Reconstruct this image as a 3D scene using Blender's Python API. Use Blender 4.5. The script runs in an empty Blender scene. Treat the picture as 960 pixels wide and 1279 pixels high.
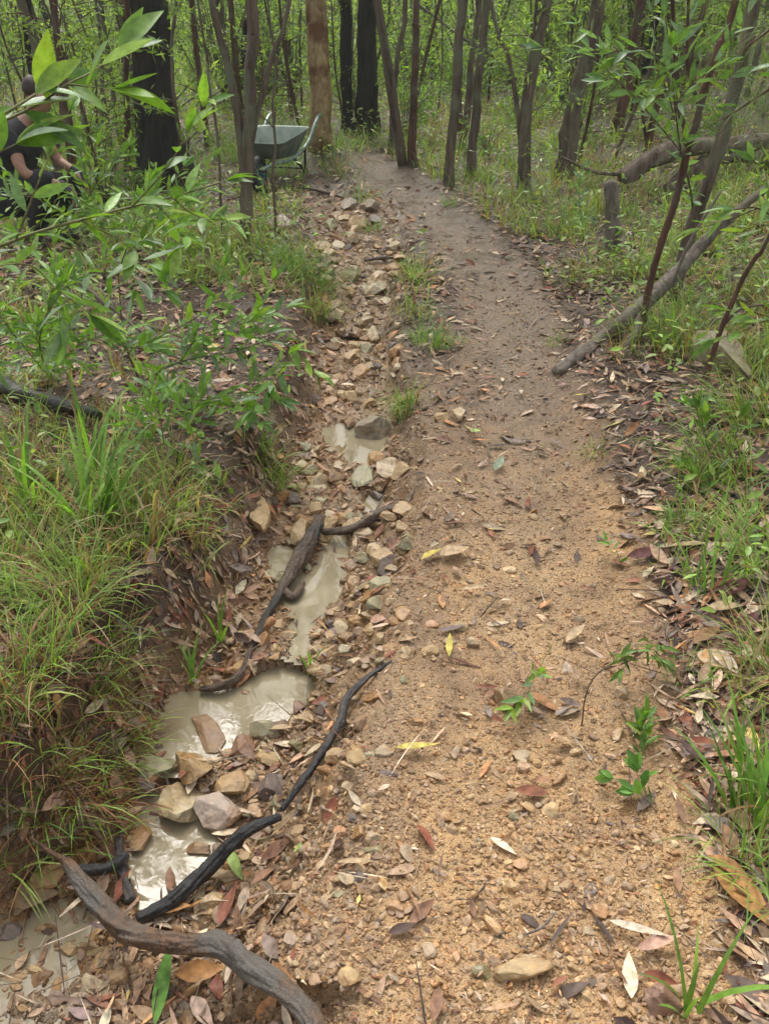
import bpy, math, random
import numpy as np
R = math.radians
C = bpy.context.scene.collection
sc = bpy.context.scene
# ------------------------------------------------------------------ camera
CAMH, PITCH, FPX = 1.6, R(31.5), 1064.0
cd = bpy.data.cameras.new('camera'); cam = bpy.data.objects.new('camera', cd); C.objects.link(cam)
cam.location = (0, 0, CAMH); cam.rotation_euler = (R(90) - PITCH, 0, 0)
cd.sensor_fit = 'VERTICAL'; cd.sensor_height = 24.0; cd.lens = FPX / 1279.0 * 24.0
cd.clip_start = 0.05; cd.clip_end = 400
sc.camera = cam
# ------------------------------------------------------------------ sky and sun (overcast, light filtered by canopy)
w = bpy.data.worlds.new('World'); sc.world = w; w.use_nodes = True
nt = w.node_tree; nt.nodes.clear()
out = nt.nodes.new('ShaderNodeOutputWorld'); bg = nt.nodes.new('ShaderNodeBackground')
sky = nt.nodes.new('ShaderNodeTexSky'); sky.sky_type = 'NISHITA'; sky.sun_disc = False
sky.sun_elevation = R(55); sky.sun_rotation = R(-9); sky.dust_density = 6.0; sky.air_density = 1.0; sky.ozone_density = 1.0
hs = nt.nodes.new('ShaderNodeHueSaturation'); hs.inputs['Saturation'].default_value = 0.25
nt.links.new(sky.outputs[0], hs.inputs['Color']); nt.links.new(hs.outputs[0], bg.inputs[0]); nt.links.new(bg.outputs[0], out.inputs[0])
bg.inputs[1].default_value = 0.15
sl = bpy.data.lights.new('sun', 'SUN'); so = bpy.data.objects.new('sun', sl); C.objects.link(so)
sl.energy = 1.4; sl.angle = R(22); sl.color = (1.0, 0.965, 0.9)
# direction: towards the sun is azimuth sun_rotation from +Y, turning to +X
from mathutils import Vector
_d = Vector((math.sin(R(-9)) * math.cos(R(55)), math.cos(R(-9)) * math.cos(R(55)), math.sin(R(55))))
so.rotation_euler = _d.to_track_quat('Z', 'Y').to_euler()
sc.view_settings.view_transform = 'Standard'; sc.view_settings.look = 'None'
sc.view_settings.gamma = 1.0; sc.view_settings.exposure = 1.1
try: sc.view_settings.use_curve_mapping = False
except Exception: pass
cy = sc.cycles
cy.max_bounces = 6; cy.diffuse_bounces = 3; cy.glossy_bounces = 3; cy.transmission_bounces = 4; cy.transparent_max_bounces = 6
cy.caustics_reflective = False; cy.caustics_refractive = False
rng = np.random.default_rng(7)
# ------------------------------------------------------------------ pixel -> world
CT, ST = math.cos(PITCH), math.sin(PITCH)
def ray(px, py):
    a = (px - 480.0) / FPX; b = (639.5 - py) / FPX
    return np.array([a, CT + b * ST, -ST + b * CT])
def G(px, py, z=0.0):
    d = ray(px, py); t = (z - CAMH) / d[2]; return np.array([0, 0, CAMH]) + d * t
def Q(px, py, Y):
    d = ray(px, py); return np.array([0, 0, CAMH]) + d * (Y / d[1])
# ------------------------------------------------------------------ noise
def _h(ix, iy, s=0):
    n = (ix * 374761393 + iy * 668265263 + s * 974634777) & 0x7fffffff
    n = ((n ^ (n >> 13)) * 1274126177) & 0x7fffffff
    n = n ^ (n >> 16)
    return (n & 0xffff) / 65535.0
def vn(x, y, s=0):
    ix = np.floor(x).astype(np.int64); iy = np.floor(y).astype(np.int64)
    fx = x - ix; fy = y - iy; fx = fx * fx * (3 - 2 * fx); fy = fy * fy * (3 - 2 * fy)
    a = _h(ix, iy, s); b = _h(ix + 1, iy, s); c = _h(ix, iy + 1, s); d = _h(ix + 1, iy + 1, s)
    return (a + (b - a) * fx) * (1 - fy) + (c + (d - c) * fx) * fy
def fbm(x, y, s=0, o=4):
    r = 0; a = 0.5; t = 0
    for k in range(o):
        r = r + a * vn(x, y, s + k * 17); t += a; x = x * 2.03 + 5.1; y = y * 2.03 + 3.7; a *= 0.5
    return r / t * 2 - 1
def ss(a, b, x):
    t = np.clip((x - a) / (b - a), 0, 1); return t * t * (3 - 2 * t)
def polyline(P, x, y):
    """distance, signed side (left negative), interpolated extra columns"""
    best = np.full(x.shape, 1e9); side = np.zeros(x.shape); ex = [np.zeros(x.shape) for _ in range(P.shape[1] - 2)]
    for a, b in zip(P[:-1], P[1:]):
        dx, dy = b[0] - a[0], b[1] - a[1]; L = dx * dx + dy * dy
        t = np.clip(((x - a[0]) * dx + (y - a[1]) * dy) / L, 0, 1)
        qx = x - (a[0] + dx * t); qy = y - (a[1] + dy * t); d = np.hypot(qx, qy)
        m = d < best; best = np.where(m, d, best)
        cr = dx * (y - a[1]) - dy * (x - a[0]); side = np.where(m, np.where(cr > 0, -1.0, 1.0), side)
        for k in range(len(ex)): ex[k] = np.where(m, a[k + 2] + (b[k + 2] - a[k + 2]) * t, ex[k])
    return best, side, ex
def polysd(poly, x, y):
    best = np.full(x.shape, 1e9); ins = np.zeros(x.shape, bool)
    n = len(poly)
    for i in range(n):
        a = poly[i]; b = poly[(i + 1) % n]; dx, dy = b[0] - a[0], b[1] - a[1]
        t = np.clip(((x - a[0]) * dx + (y - a[1]) * dy) / (dx * dx + dy * dy), 0, 1)
        best = np.minimum(best, np.hypot(x - a[0] - dx * t, y - a[1] - dy * t))
        c = (a[1] > y) != (b[1] > y)
        with np.errstate(divide='ignore', invalid='ignore'):
            c &= x < (b[0] - a[0]) * (y - a[1]) / (b[1] - a[1]) + a[0]
        ins ^= c
    return np.where(ins, -best, best)
# ------------------------------------------------------------------ the lie of the land
GU = [(40,1420,-.27,.30,.40,.14),(85,1235,-.26,.26,.40,.14),(215,1080,-.25,.14,.38,.10),(235,985,-.24,.15,.36,.09),(292,890,-.22,.19,.34,.08),
      (350,800,-.20,.12,.34,.14),(388,720,-.18,.12,.34,.20),(412,640,-.16,.13,.30,.20),(445,550,-.145,.13,.20,.14),(435,470,-.13,.12,.20,.14),
      (440,400,-.11,.14,.20,.16),(455,330,-.08,.16,.28,.28),(450,280,-.04,.2,.3,.3),(430,240,-.01,.2,.3,.3)]
GUL = np.array([[*G(a, b, l)[:2], l, h, rb, lb] for a, b, l, h, rb, lb in GU])
PA = [(585,1500,.62),(600,1279,.50),(625,1100,.45),(640,1000,.42),(650,850,.38),(655,750,.36),(660,640,.36),(655,560,.30),(648,480,.25),(634,430,.24),
      (632,380,.27),(605,330,.29),(570,290,.31),(525,255,.32),(492,228,.32),(470,207,.28),(455,197,.14)]
PAT = np.array([[*G(a, b)[:2], h] for a, b, h in PA])
POOLS = {
 'wide': (-.205, [(195,950),(197,915),(205,885),(215,868),(240,862),(270,862),(300,858),(322,842),(345,832),(375,834),(390,845),(393,862),(385,880),(365,893),(348,905),(330,915),(300,928),(290,935),(250,950),(215,960)]),
 'tail': (-.24, [(190,985),(215,975),(235,985),(260,1000),(275,1020),(284,1045),(265,1074),(235,1099),(205,1122),(180,1140),(166,1110),(161,1075),(163,1040),(156,1010),(172,990)]),
 'stream': (-.175, [(332,690),(345,680),(362,683),(372,700),(382,718),(395,700),(405,680),(412,660),(432,662),(437,690),(431,720),(422,745),(407,760),(396,775),(388,795),(384,822),(362,815),(366,785),(368,765),(354,752),(342,725)]),
 'upper': (-.14, [(402,535),(425,528),(450,524),(480,532),(488,548),(478,565),(455,578),(435,575),(418,560),(405,550)]),
 'link': (-.155, [(458,618),(475,615),(484,632),(470,644),(456,637)]),
 'flat': (-.26, [(-160,1400),(-120,1180),(0,1148),(50,1120),(88,1124),(125,1143),(138,1180),(122,1215),(98,1240),(70,1290),(30,1400)]),
}
POOLW = {k: (lv, np.array([G(a, b, lv)[:2] for a, b in p])) for k, (lv, p) in POOLS.items()}
MOUND = G(412, 208); MOUND2 = G(60, 330)
def hill(x, y):
    xr = 1.0 + 0.05 * y
    t = np.maximum(x - xr, 0)
    hgt = 0.16 * t * ss(1.5, 5, y) + 0.10 * ss(0.72, 1.15, x - 0.0 * y) * ss(6, 3, y)
    hgt = hgt + 0.035 * np.maximum(y - 9, 0) * ss(0.0, 5.0, x) * ss(90, 30, y)
    hgt = hgt + 0.13 * t * ss(8.5, 12, y)
    return np.minimum(hgt, 7)
def fields(x, y):
    x = np.asarray(x, float); y = np.asarray(y, float)
    wob = fbm(x * 3.1, y * 3.1, 3, 3) * 0.05
    pd, ps, (phw,) = polyline(PAT, x, y)
    path = 1 - ss(-0.06, 0.10, pd - phw + wob)
    gd, gs, (lev, hw, rb, lb) = polyline(GUL, x, y)
    fade = ss(GUL[-1, 1] + 0.6, GUL[-1, 1] - 0.8, y) * ss(-0.6, 0.2, y)
    gd2 = gd + wob * 0.5 + 0.035 * fbm(x * 6, y * 6, 8, 3) + np.where(gs < 0, 0.07 * fbm(x * 2.6, y * 2.6, 9, 3) - .01, 0)
    lb = lb * 1.6; bank = np.where(gs < 0, lb, rb)
    g = (1 - ss(0, 1, (gd2 - hw) / bank)) * fade
    return dict(path=path, pd=pd, ps=ps, phw=phw, gd=gd2, gs=gs, lev=lev, hw=hw, rb=rb, lb=lb, g=g, fade=fade)
def height(x, y, f=None, fine=True):
    x = np.asarray(x, float); y = np.asarray(y, float)
    if f is None: f = fields(x, y)
    off = 1 - f['path']
    n1 = fbm(x * 0.35, y * 0.35, 11, 3); n2 = fbm(x * 2.2, y * 2.2, 23, 3)
    base = off * (0.07 * n1 * ss(0.6, 3, np.abs(x)) + 0.022 * n2) + 0.010 * fbm(x * 1.6, y * 1.6, 5, 3) + hill(x, y)
    base = base - 0.025 * f['path'] * np.clip(1 - (f['pd'] / np.maximum(f['phw'], .1)) ** 2, 0, 1)
    s = f['gd'] * f['gs']
    lb_h = (0.075 * ss(4.6, 2.4, y) + 0.05 * ss(8, 5, y))
    left = ss(f['hw'] * 0.9, f['hw'] + f['lb'], -s) * f['fade'] * (1 - 0.6 * ss(1.2, 3.0, -s)) * ss(-0.2, .3, y)
    base = base + lb_h * left
    # caked shelf along the path's left edge further up
    floor = f['lev'] + 0.018 * fbm(x * 9, y * 9, 31, 3)
    z = base * (1 - f['g']) + floor * f['g']
    steep = f['g'] * (1 - f['g']) * 4
    z = z + steep * (0.05 * fbm(x * 9, y * 9, 41, 4) + .02 * fbm(x * 30, y * 30, 43, 2))
    d = np.hypot(x - MOUND[0], (y - MOUND[1]) * 0.7); z = z + 0.20 * np.exp(-(d / 0.42) ** 2)
    todo = []; anyin = np.zeros(x.shape, bool)
    for k, (lv, P) in POOLW.items():
        x0, y0 = P.min(0) - 0.3; x1, y1 = P.max(0) + 0.3
        m = (x > x0) & (x < x1) & (y > y0) & (y < y1)
        if not np.any(m): continue
        xm = x[m]; ym = y[m]; sd = polysd(P, xm, ym) + (0.02 if k == 'flat' else 0.010) * fbm(xm * 16, ym * 16, 51, 3)
        todo.append((k, lv, m, xm, ym, sd)); q = np.zeros(x.shape, bool); q[m] = sd < 0; anyin |= q
    for k, lv, m, xm, ym, sd in todo:
        zz = z[m]; rim = np.maximum(zz, lv + np.minimum(sd * 0.30, 0.012)); low = np.minimum(zz, lv + .02 + sd * 1.1); rim = np.where(sd < .15, np.minimum(rim, np.maximum(low, lv + .004)), rim)
        kk = ss(.28, .06, sd); z[m] = np.where((sd >= 0) & ~anyin[m], rim * kk + zz * (1 - kk), zz)
    for k, lv, m, xm, ym, sd in todo:
        zz = z[m]; ins = lv - .010 + np.clip(sd * 0.35, -0.03, 0)
        if k == 'flat': ins = lv - .006 + 0.016 * ss(0.12, 0.5, fbm(xm * 11, ym * 11, 77, 3))
        z[m] = np.where(sd < 0, ins, zz)
    if fine:
        a = 0.0025 + 0.008 * off * ss(20, 5, y) + 0.004 * f['g']
        z = z + a * np.where(anyin, .5, 1) * fbm(x * 28, y * 28, 61, 3)
    return z
def H(x, y): return height(np.atleast_1d(np.asarray(x, float)), np.atleast_1d(np.asarray(y, float)))
def H1(x, y): return float(H([x], [y])[0])
_ts = np.geomspace(0.9, 60, 2500)
def T(px, py):
    """where the ray through a pixel meets the terrain"""
    d = ray(px, py); P = np.array([0, 0, CAMH])[None] + d[None] * _ts[:, None]
    below = P[:, 2] < H(P[:, 0], P[:, 1])
    i = int(np.argmax(below)) if below.any() else len(_ts) - 1
    p = P[i].copy(); p[2] = H1(p[0], p[1]); return p
def normal(x, y, e=0.02):
    zx = (H(x + e, y) - H(x - e, y)) / (2 * e); zy = (H(x, y + e) - H(x, y - e)) / (2 * e)
    n = np.stack([-zx, -zy, np.ones_like(zx)], 1); return n / np.linalg.norm(n, axis=1)[:, None]
def soil(x, y, f):
    """base colour of the bare earth, place by place"""
    def c(*a): return np.array(a)[None]
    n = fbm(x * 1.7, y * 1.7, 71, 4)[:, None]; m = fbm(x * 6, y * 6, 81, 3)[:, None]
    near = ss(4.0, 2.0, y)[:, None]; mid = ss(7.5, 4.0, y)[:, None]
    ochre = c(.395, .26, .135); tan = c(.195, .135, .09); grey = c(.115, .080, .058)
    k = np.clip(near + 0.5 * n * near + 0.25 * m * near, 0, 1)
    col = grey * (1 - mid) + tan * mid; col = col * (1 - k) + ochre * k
    tread = np.exp(-(f['pd'] / 0.16) ** 2)[:, None] * ss(1.6, 2.6, y)[:, None] * 0.45
    col = col * (1 - tread) + c(.24, .185, .13) * tread
    lft = (ss(0.1, 0.35, -f['ps'] * f['pd']))[:, None] * 0.6
    col = col * (1 - lft) + c(.21, .145, .095) * lft
    gg = f['g'][:, None]
    gul = c(.25, .17, .095) + 0.05 * m
    gul = np.where((f['gs'] < 0)[:, None], c(.24, .145, .07) + 0.04 * m, gul)
    col = col * (1 - gg) + gul * gg
    bl = (ss(1.15, .85, y) * ss(-.5, -.7, x))[:, None]; col = col * (1 - bl) + c(.19, .165, .13) * bl
    hum = c(.068, .043, .026) + 0.02 * m
    stony = np.clip(f['path'] + f['g'] + (f['gs'] > 0) * (f['ps'] < 0) * ss(0.8, 0.5, f['gd'] - f['hw']) * f['fade'] * ss(4.6, 3.4, y + .5 * n[:, 0]), 0, 1)[:, None]
    col = hum * (1 - stony) + col * stony
    return np.clip(col, 0.01, 1), stony[:, 0]
# ------------------------------------------------------------------ mesh helpers
def mesh(name, V, F, col=None, smooth=False, mat=None, normals=None, mask=None):
    me = bpy.data.meshes.new(name)
    if not isinstance(F, list): F = [F]
    F = [np.asarray(f, np.int32) for f in F if len(f)]
    V = np.asarray(V, np.float32)
    nl = sum(f.size for f in F); npz = sum(len(f) for f in F)
    me.vertices.add(len(V)); me.vertices.foreach_set('co', V.ravel())
    me.loops.add(nl); me.loops.foreach_set('vertex_index', np.concatenate([f.ravel() for f in F]))
    me.polygons.add(npz)
    st = np.concatenate([np.full(len(f), f.shape[1]) for f in F]); st = np.concatenate([[0], np.cumsum(st)[:-1]]).astype(np.int32)
    me.polygons.foreach_set('loop_start', st)
    me.polygons.foreach_set('use_smooth', np.full(npz, smooth))
    for nm, a in (('col', col), ('mask', mask)):
        if a is None: continue
        at = me.attributes.new(nm, 'FLOAT_COLOR', 'POINT')
        at.data.foreach_set('color', np.concatenate([a, np.ones((len(V), 4 - a.shape[1]))], 1).astype(np.float32).ravel())
    me.update(calc_edges=True); me.validate()
    if mat: me.materials.append(mat)
    if normals is not None: me.normals_split_custom_set_from_vertices(normals.astype(np.float32))
    return me
def obj(name, me, parent=None, loc=None):
    o = bpy.data.objects.new(name, me); C.objects.link(o)
    if parent: o.parent = parent
    if loc is not None: o.location = loc
    return o
def tag(o, label=None, cat=None, group=None, kind=None):
    if label: o['label'] = label
    if cat: o['category'] = cat
    if group: o['group'] = group
    if kind: o['kind'] = kind
    return o
def thing(name, label, cat, loc=(0, 0, 0), group=None, rz=0):
    o = bpy.data.objects.new(name, None); C.objects.link(o); o.location = [float(v) for v in loc]; o.rotation_euler = (0, 0, rz)
    o.empty_display_size = 0.1
    return tag(o, label, cat, group)
class MB:
    def __init__(s): s.V = []; s.T = []; s.Qd = []; s.c = []; s.n = 0
    def add(s, V, F, col=(.5, .5, .5)):
        V = np.asarray(V, float); F = np.asarray(F, int)
        (s.Qd if F.shape[1] == 4 else s.T).append(F + s.n)
        col = np.asarray(col, float)
        s.c.append(np.broadcast_to(col, (len(V), 3)) if col.ndim == 1 else col)
        s.V.append(V); s.n += len(V); return s
    def build(s, name, mat, parent=None, smooth=True, loc=None):
        F = [np.concatenate(x) for x in (s.Qd, s.T) if x]
        V = np.concatenate(s.V)
        if loc is not None: V = V - np.asarray(loc)[None]
        elif parent is not None: V = V - np.array(parent.location)[None]
        me = mesh(name, V, F, np.concatenate(s.c), smooth, mat)
        return obj(name, me, parent, loc)
def unit(v): return v / np.maximum(np.linalg.norm(v, axis=-1, keepdims=True), 1e-9)
def catmull(P, n):
    P = np.asarray(P, float)
    if len(P) < 3: 
        t = np.linspace(0, 1, n)[:, None]; return P[0] * (1 - t) + P[-1] * t
    Pe = np.vstack([2 * P[0] - P[1], P, 2 * P[-1] - P[-2]]); o = []
    ts = np.linspace(0, len(P) - 1, n)
    for t in ts:
        i = min(int(t), len(P) - 2); u = t - i; a, b, c, d = Pe[i:i + 4]
        o.append(0.5 * (2 * b + (c - a) * u + (2 * a - 5 * b + 4 * c - d) * u * u + (3 * b - a - 3 * c + d) * u ** 3))
    return np.array(o)
def tube(P, r, seg=12, n=None, rough=0.0, seed=0, flat=1.0, knots=0):
    """tapered, uneven tube along a smooth line; r per control point"""
    P = np.asarray(P, float); n = n or max(8, len(P) * 5)
    S = catmull(P, n); rr = np.interp(np.linspace(0, len(P) - 1, n), np.arange(len(P)), np.broadcast_to(r, (len(P),)))
    tg = unit(np.gradient(S, axis=0)); up = np.array([0.0, 0, 1]) if abs(tg[0][2]) < .9 else np.array([1.0, 0, 0])
    V = []; a = np.linspace(0, 2 * np.pi, seg, endpoint=False); u = unit(np.cross(tg[0], up))
    L = np.concatenate([[0], np.cumsum(np.linalg.norm(np.diff(S, axis=0), axis=1))])
    rg = np.random.default_rng(seed); kn = [(rg.uniform(0, L[-1]), rg.uniform(0, 6.28), rg.uniform(.15, .5)) for _ in range(knots)]
    for i in range(n):
        u = unit(u - tg[i] * np.dot(u, tg[i])); v = np.cross(tg[i], u)
        rad = rr[i] * (1 + rough * (fbm(np.cos(a) * 1.6 + seed * 3.1 + 50, np.sin(a) * 1.6 + L[i] / max(rr.mean(), .004) * 0.25 + 50, seed, 3)))
        for kl, ka, kh in kn:
            rad = rad + rr[i] * kh * np.exp(-((L[i] - kl) / (rr[i] * .8 + 1e-4)) ** 2) * np.exp(-(np.angle(np.exp(1j * (a - ka))) / .6) ** 2)
        rad = rad * (1 + rough * .6 * fbm(np.cos(a) * 5 + seed * 1.7 + 90, np.sin(a) * 5 + L[i] / max(rr.mean(), .004) * .6 + 90, seed + 5, 4))
        V.append(S[i] + (np.cos(a) * rad)[:, None] * u + (np.sin(a) * rad * flat)[:, None] * v)
    V = np.concatenate(V); i = np.arange(n - 1)[:, None] * seg; j = np.arange(seg)[None]; k = (j + 1) % seg
    F = np.stack([i + j, i + k, i + seg + k, i + seg + j], -1).reshape(-1, 4)
    V = np.vstack([V, S[0] - tg[0] * rr[0] * .2, S[-1] + tg[-1] * rr[-1] * .5]); c0 = len(V) - 2
    j = np.arange(seg); k = (j + 1) % seg
    c1 = np.stack([np.full(seg, c0), k, j], 1); b = (n - 1) * seg; c2 = np.stack([np.full(seg, c0 + 1), b + j, b + k], 1)
    return V, F, np.vstack([c1, c2])
def add_tube(mb, *a, col=(.5, .5, .5), **k):
    V, F, Tt = tube(*a, **k); n0 = mb.n; mb.add(V, F, col); mb.T.append(Tt + n0); return mb
# leaf templates: columns u (along), v (across), w (out of plane)
def leaf_tpl(n, shape='lance', fold=0.18):
    u = np.linspace(0, 1, n + 1); V = []
    if shape == 'lance': wd = np.sin(np.pi * np.clip(u, 0, 1) ** 0.85) ** 0.9 * 0.5
    elif shape == 'obov': wd = np.sin(np.pi * u ** 1.15) ** 0.8 * 0.5
    else: wd = np.sin(np.pi * u) ** .6 * .5
    wd = np.maximum(wd, 0.02)
    for a, b in zip(u, wd): V += [(a, -b, fold * b * 2), (a, 0, 0), (a, b, fold * b * 2)]
    F = []
    for i in range(n):
        o = i * 3; F += [(o, o + 1, o + 4, o + 3), (o + 1, o + 2, o + 5, o + 4)]
    return np.array(V, float), np.array(F)
LEAF_HI = leaf_tpl(8); LEAF_MD = leaf_tpl(4); LEAF_OB = leaf_tpl(7, 'obov'); LEAF_LIT = leaf_tpl(5, 'lance', 0.12)
LEAF_LO = (np.array([(0, -.04, 0), (0, .04, 0), (.45, .5, .1), (.45, -.5, .1), (1, .05, 0), (1, -.05, 0)], float), np.array([(0, 1, 2, 3), (3, 2, 4, 5)]))
def scatter(tpl, P, D, N, L, W, curl=None, twist=None):
    tv, tf = tpl; n = len(P); K = len(tv); L = np.broadcast_to(L, (n,)); W = np.broadcast_to(W, (n,))
    D = unit(D); S = unit(np.cross(D, N)); Nn = np.cross(S, D)
    u = tv[None, :, 0]; v = tv[None, :, 1] * W[:, None]; wv = tv[None, :, 2] * W[:, None]
    if curl is not None: wv = wv + np.broadcast_to(curl, (n,))[:, None] * (u ** 2) * L[:, None]
    if twist is not None:
        a = np.broadcast_to(twist, (n,))[:, None] * (u - .3); v, wv = v * np.cos(a) , wv + v * np.sin(a)
    V = P[:, None] + D[:, None] * (u * L[:, None])[..., None] + S[:, None] * v[..., None] + Nn[:, None] * wv[..., None]
    F = tf[None] + (np.arange(n) * K)[:, None, None]
    return V.reshape(-1, 3), F.reshape(-1, tf.shape[1])
def rep(c, tpl): return np.repeat(c, len(tpl[0]), axis=0)
def pal(n, cols, wts=None, jit=0.15, r=None):
    r = r or rng; cols = np.array(cols, float); wts = None if wts is None else np.array(wts, float) / np.sum(wts)
    c = cols[r.choice(len(cols), n, p=wts)]
    return np.clip(c * (1 + r.normal(0, jit, (n, 1))) * (1 + r.normal(0, jit * .18, (n, 3))), 0.003, .95)
def blades(B, az, el, L, W, droop, seg=5, r=None):
    """grass blades: strips bending over from elevation el by droop radians along the length"""
    n = len(B); u = np.linspace(0, 1, seg + 1); pos = np.zeros((n, seg + 1, 3)); th = el.copy(); h = np.stack([np.cos(az), np.sin(az)], 1)
    cur = B.copy(); pos[:, 0] = cur
    for i in range(seg):
        t = el - droop * ((i + .5) / seg) ** 1.3
        cur = cur + np.concatenate([h * np.cos(t)[:, None], np.sin(t)[:, None]], 1) * (L / seg)[:, None]; pos[:, i + 1] = cur
    side = np.stack([-np.sin(az), np.cos(az), np.zeros(n)], 1)
    wd = W[:, None] * np.array([.75, 1, .95, .8, .5, .06] if seg == 5 else np.linspace(1, .06, seg + 1) ** .6)[None] * .5
    a = pos - side[:, None] * wd[..., None]; b = pos + side[:, None] * wd[..., None]
    V = np.stack([a, b], 2).reshape(n, -1, 3); K = 2 * (seg + 1)
    f = np.array([(2 * i, 2 * i + 1, 2 * i + 3, 2 * i + 2) for i in range(seg)])
    return V.reshape(-1, 3), (f[None] + (np.arange(n) * K)[:, None, None]).reshape(-1, 4), K
import bmesh
def ico(sub):
    bm = bmesh.new(); bmesh.ops.create_icosphere(bm, subdivisions=sub, radius=1.0)
    V = np.array([v.co[:] for v in bm.verts]); F = np.array([[v.index for v in f.verts] for f in bm.faces]); bm.free(); return V, F
ICO = {k: ico(k) for k in (1, 2, 3, 4)}
def rock(sub, seed, cuts=9, round_=0.0, rough=.03):
    r = np.random.default_rng(seed); V, F = ICO[sub]; V = V.copy()
    for _ in range(cuts):
        n = unit(r.normal(size=3)); d = r.uniform(.45, .8); s = V @ n - d; V = V - np.outer(np.maximum(s, 0) * (1 - round_), n)
    if sub > 2: V = V * (1 + rough * fbm(V[:, 0] * 4 + V[:, 2] * 3 + 9, V[:, 1] * 4 + V[:, 2] * 2.2 + 9, seed, 4))[:, None]
    return V, F
def rotm(r, n):
    q = unit(r.normal(size=(n, 4))); a, b, c, d = q.T
    return np.stack([1 - 2 * (c * c + d * d), 2 * (b * c - a * d), 2 * (b * d + a * c), 2 * (b * c + a * d), 1 - 2 * (b * b + d * d), 2 * (c * d - a * b),
                     2 * (b * d - a * c), 2 * (c * d + a * b), 1 - 2 * (b * b + c * c)], 1).reshape(n, 3, 3)
# ------------------------------------------------------------------ materials
def newmat(name):
    m = bpy.data.materials.new(name); m.use_nodes = True; nt = m.node_tree; nt.nodes.clear()
    o = nt.nodes.new('ShaderNodeOutputMaterial'); return m, nt, o
def N(nt, t, **k):
    n = nt.nodes.new(t)
    for a, b in k.items():
        if a in n.inputs.keys() if hasattr(n.inputs, 'keys') else False: n.inputs[a].default_value = b
        else: setattr(n, a, b)
    return n
def ramp(nt, stops, fac):
    n = nt.nodes.new('ShaderNodeValToRGB'); e = n.color_ramp.elements
    while len(e) < len(stops): e.new(0.5)
    for s, (p, c) in zip(e, stops): s.position = p; s.color = (*c, 1) if len(c) == 3 else c
    nt.links.new(fac, n.inputs[0]); return n
def mixc(nt, a, b, fac, mode='MIX'):
    n = nt.nodes.new('ShaderNodeMix'); n.data_type = 'RGBA'; n.blend_type = mode
    for s, v in ((6, a), (7, b), (0, fac)):
        if isinstance(v, (int, float)): n.inputs[s].default_value = v
        elif isinstance(v, tuple): n.inputs[s].default_value = (*v, 1)
        else: nt.links.new(v, n.inputs[s])
    return n.outputs[2]
def attr(nt, nm):
    n = nt.nodes.new('ShaderNodeAttribute'); n.attribute_name = nm; return n
def leaf_mat(name, trans=0.35, rough=0.45, spec=0.35, var=0.25, tcol=(1.25, 1.3, .5)):
    m, nt, o = newmat(name); L = nt.links.new; a = attr(nt, 'col')
    no = N(nt, 'ShaderNodeTexNoise'); no.inputs['Scale'].default_value = 60; geo = N(nt, 'ShaderNodeNewGeometry'); L(geo.outputs['Position'], no.inputs['Vector'])
    rp = ramp(nt, [(.3, (1 - var,) * 3), (.7, (1 + var,) * 3)], no.outputs[0]); c = mixc(nt, a.outputs[0], rp.outputs[0], 1.0, 'MULTIPLY')
    p = N(nt, 'ShaderNodeBsdfPrincipled'); L(c, p.inputs['Base Color']); p.inputs['Roughness'].default_value = rough; p.inputs['Specular IOR Level'].default_value = spec
    t = N(nt, 'ShaderNodeBsdfTranslucent'); L(mixc(nt, c, tcol, 1.0, 'MULTIPLY'), t.inputs[0])
    mx = N(nt, 'ShaderNodeMixShader'); mx.inputs[0].default_value = trans; L(p.outputs[0], mx.inputs[1]); L(t.outputs[0], mx.inputs[2]); L(mx.outputs[0], o.inputs[0]); return m
M = {}
M['leaf'] = leaf_mat('green_leaf', .38, .38, .45)
M['farleaf'] = leaf_mat('forest_leaf', .5, .5, .25, .2, (1.4, 1.45, .55))
M['grass'] = leaf_mat('grass_blade', .40, .5, .3, .2)
M['litter'] = leaf_mat('dead_leaf', .05, .55, .22, .35, (1, .9, .7))
def stone_mat(name, rough=.55, bump=.4, scale=40):
    m, nt, o = newmat(name); L = nt.links.new; a = attr(nt, 'col'); tc = N(nt, 'ShaderNodeNewGeometry')
    n1 = N(nt, 'ShaderNodeTexNoise'); n1.inputs['Scale'].default_value = scale; n1.inputs['Detail'].default_value = 6; n1.inputs['Roughness'].default_value = .65; L(tc.outputs['Position'], n1.inputs['Vector'])
    n2 = N(nt, 'ShaderNodeTexNoise'); n2.inputs['Scale'].default_value = scale * .35; n2.inputs['Detail'].default_value = 3; L(tc.outputs['Position'], n2.inputs['Vector'])
    c = mixc(nt, a.outputs[0], ramp(nt, [(.3, (.62, .58, .52)), (.5, (1, 1, 1)), (.72, (1.3, 1.22, 1.1))], n1.outputs[0]).outputs[0], 1.0, 'MULTIPLY')
    c = mixc(nt, c, ramp(nt, [(.35, (.8, .62, .42)), (.6, (1.05, 1.05, 1.05))], n2.outputs[0]).outputs[0], .8, 'MULTIPLY')
    p = N(nt, 'ShaderNodeBsdfPrincipled'); L(c, p.inputs['Base Color'])
    L(ramp(nt, [(.3, (rough - .2,) * 3), (.7, (rough + .15,) * 3)], n2.outputs[0]).outputs[0], p.inputs['Roughness'])
    b = N(nt, 'ShaderNodeBump'); b.inputs['Strength'].default_value = bump; b.inputs['Distance'].default_value = .004; L(n1.outputs[0], b.inputs['Height']); L(b.outputs[0], p.inputs['Normal'])
    L(p.outputs[0], o.inputs[0]); return m
M['stone'] = stone_mat('wet_sandstone'); M['gravel'] = stone_mat('gravel_stone', .6, .3, 90)
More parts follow.
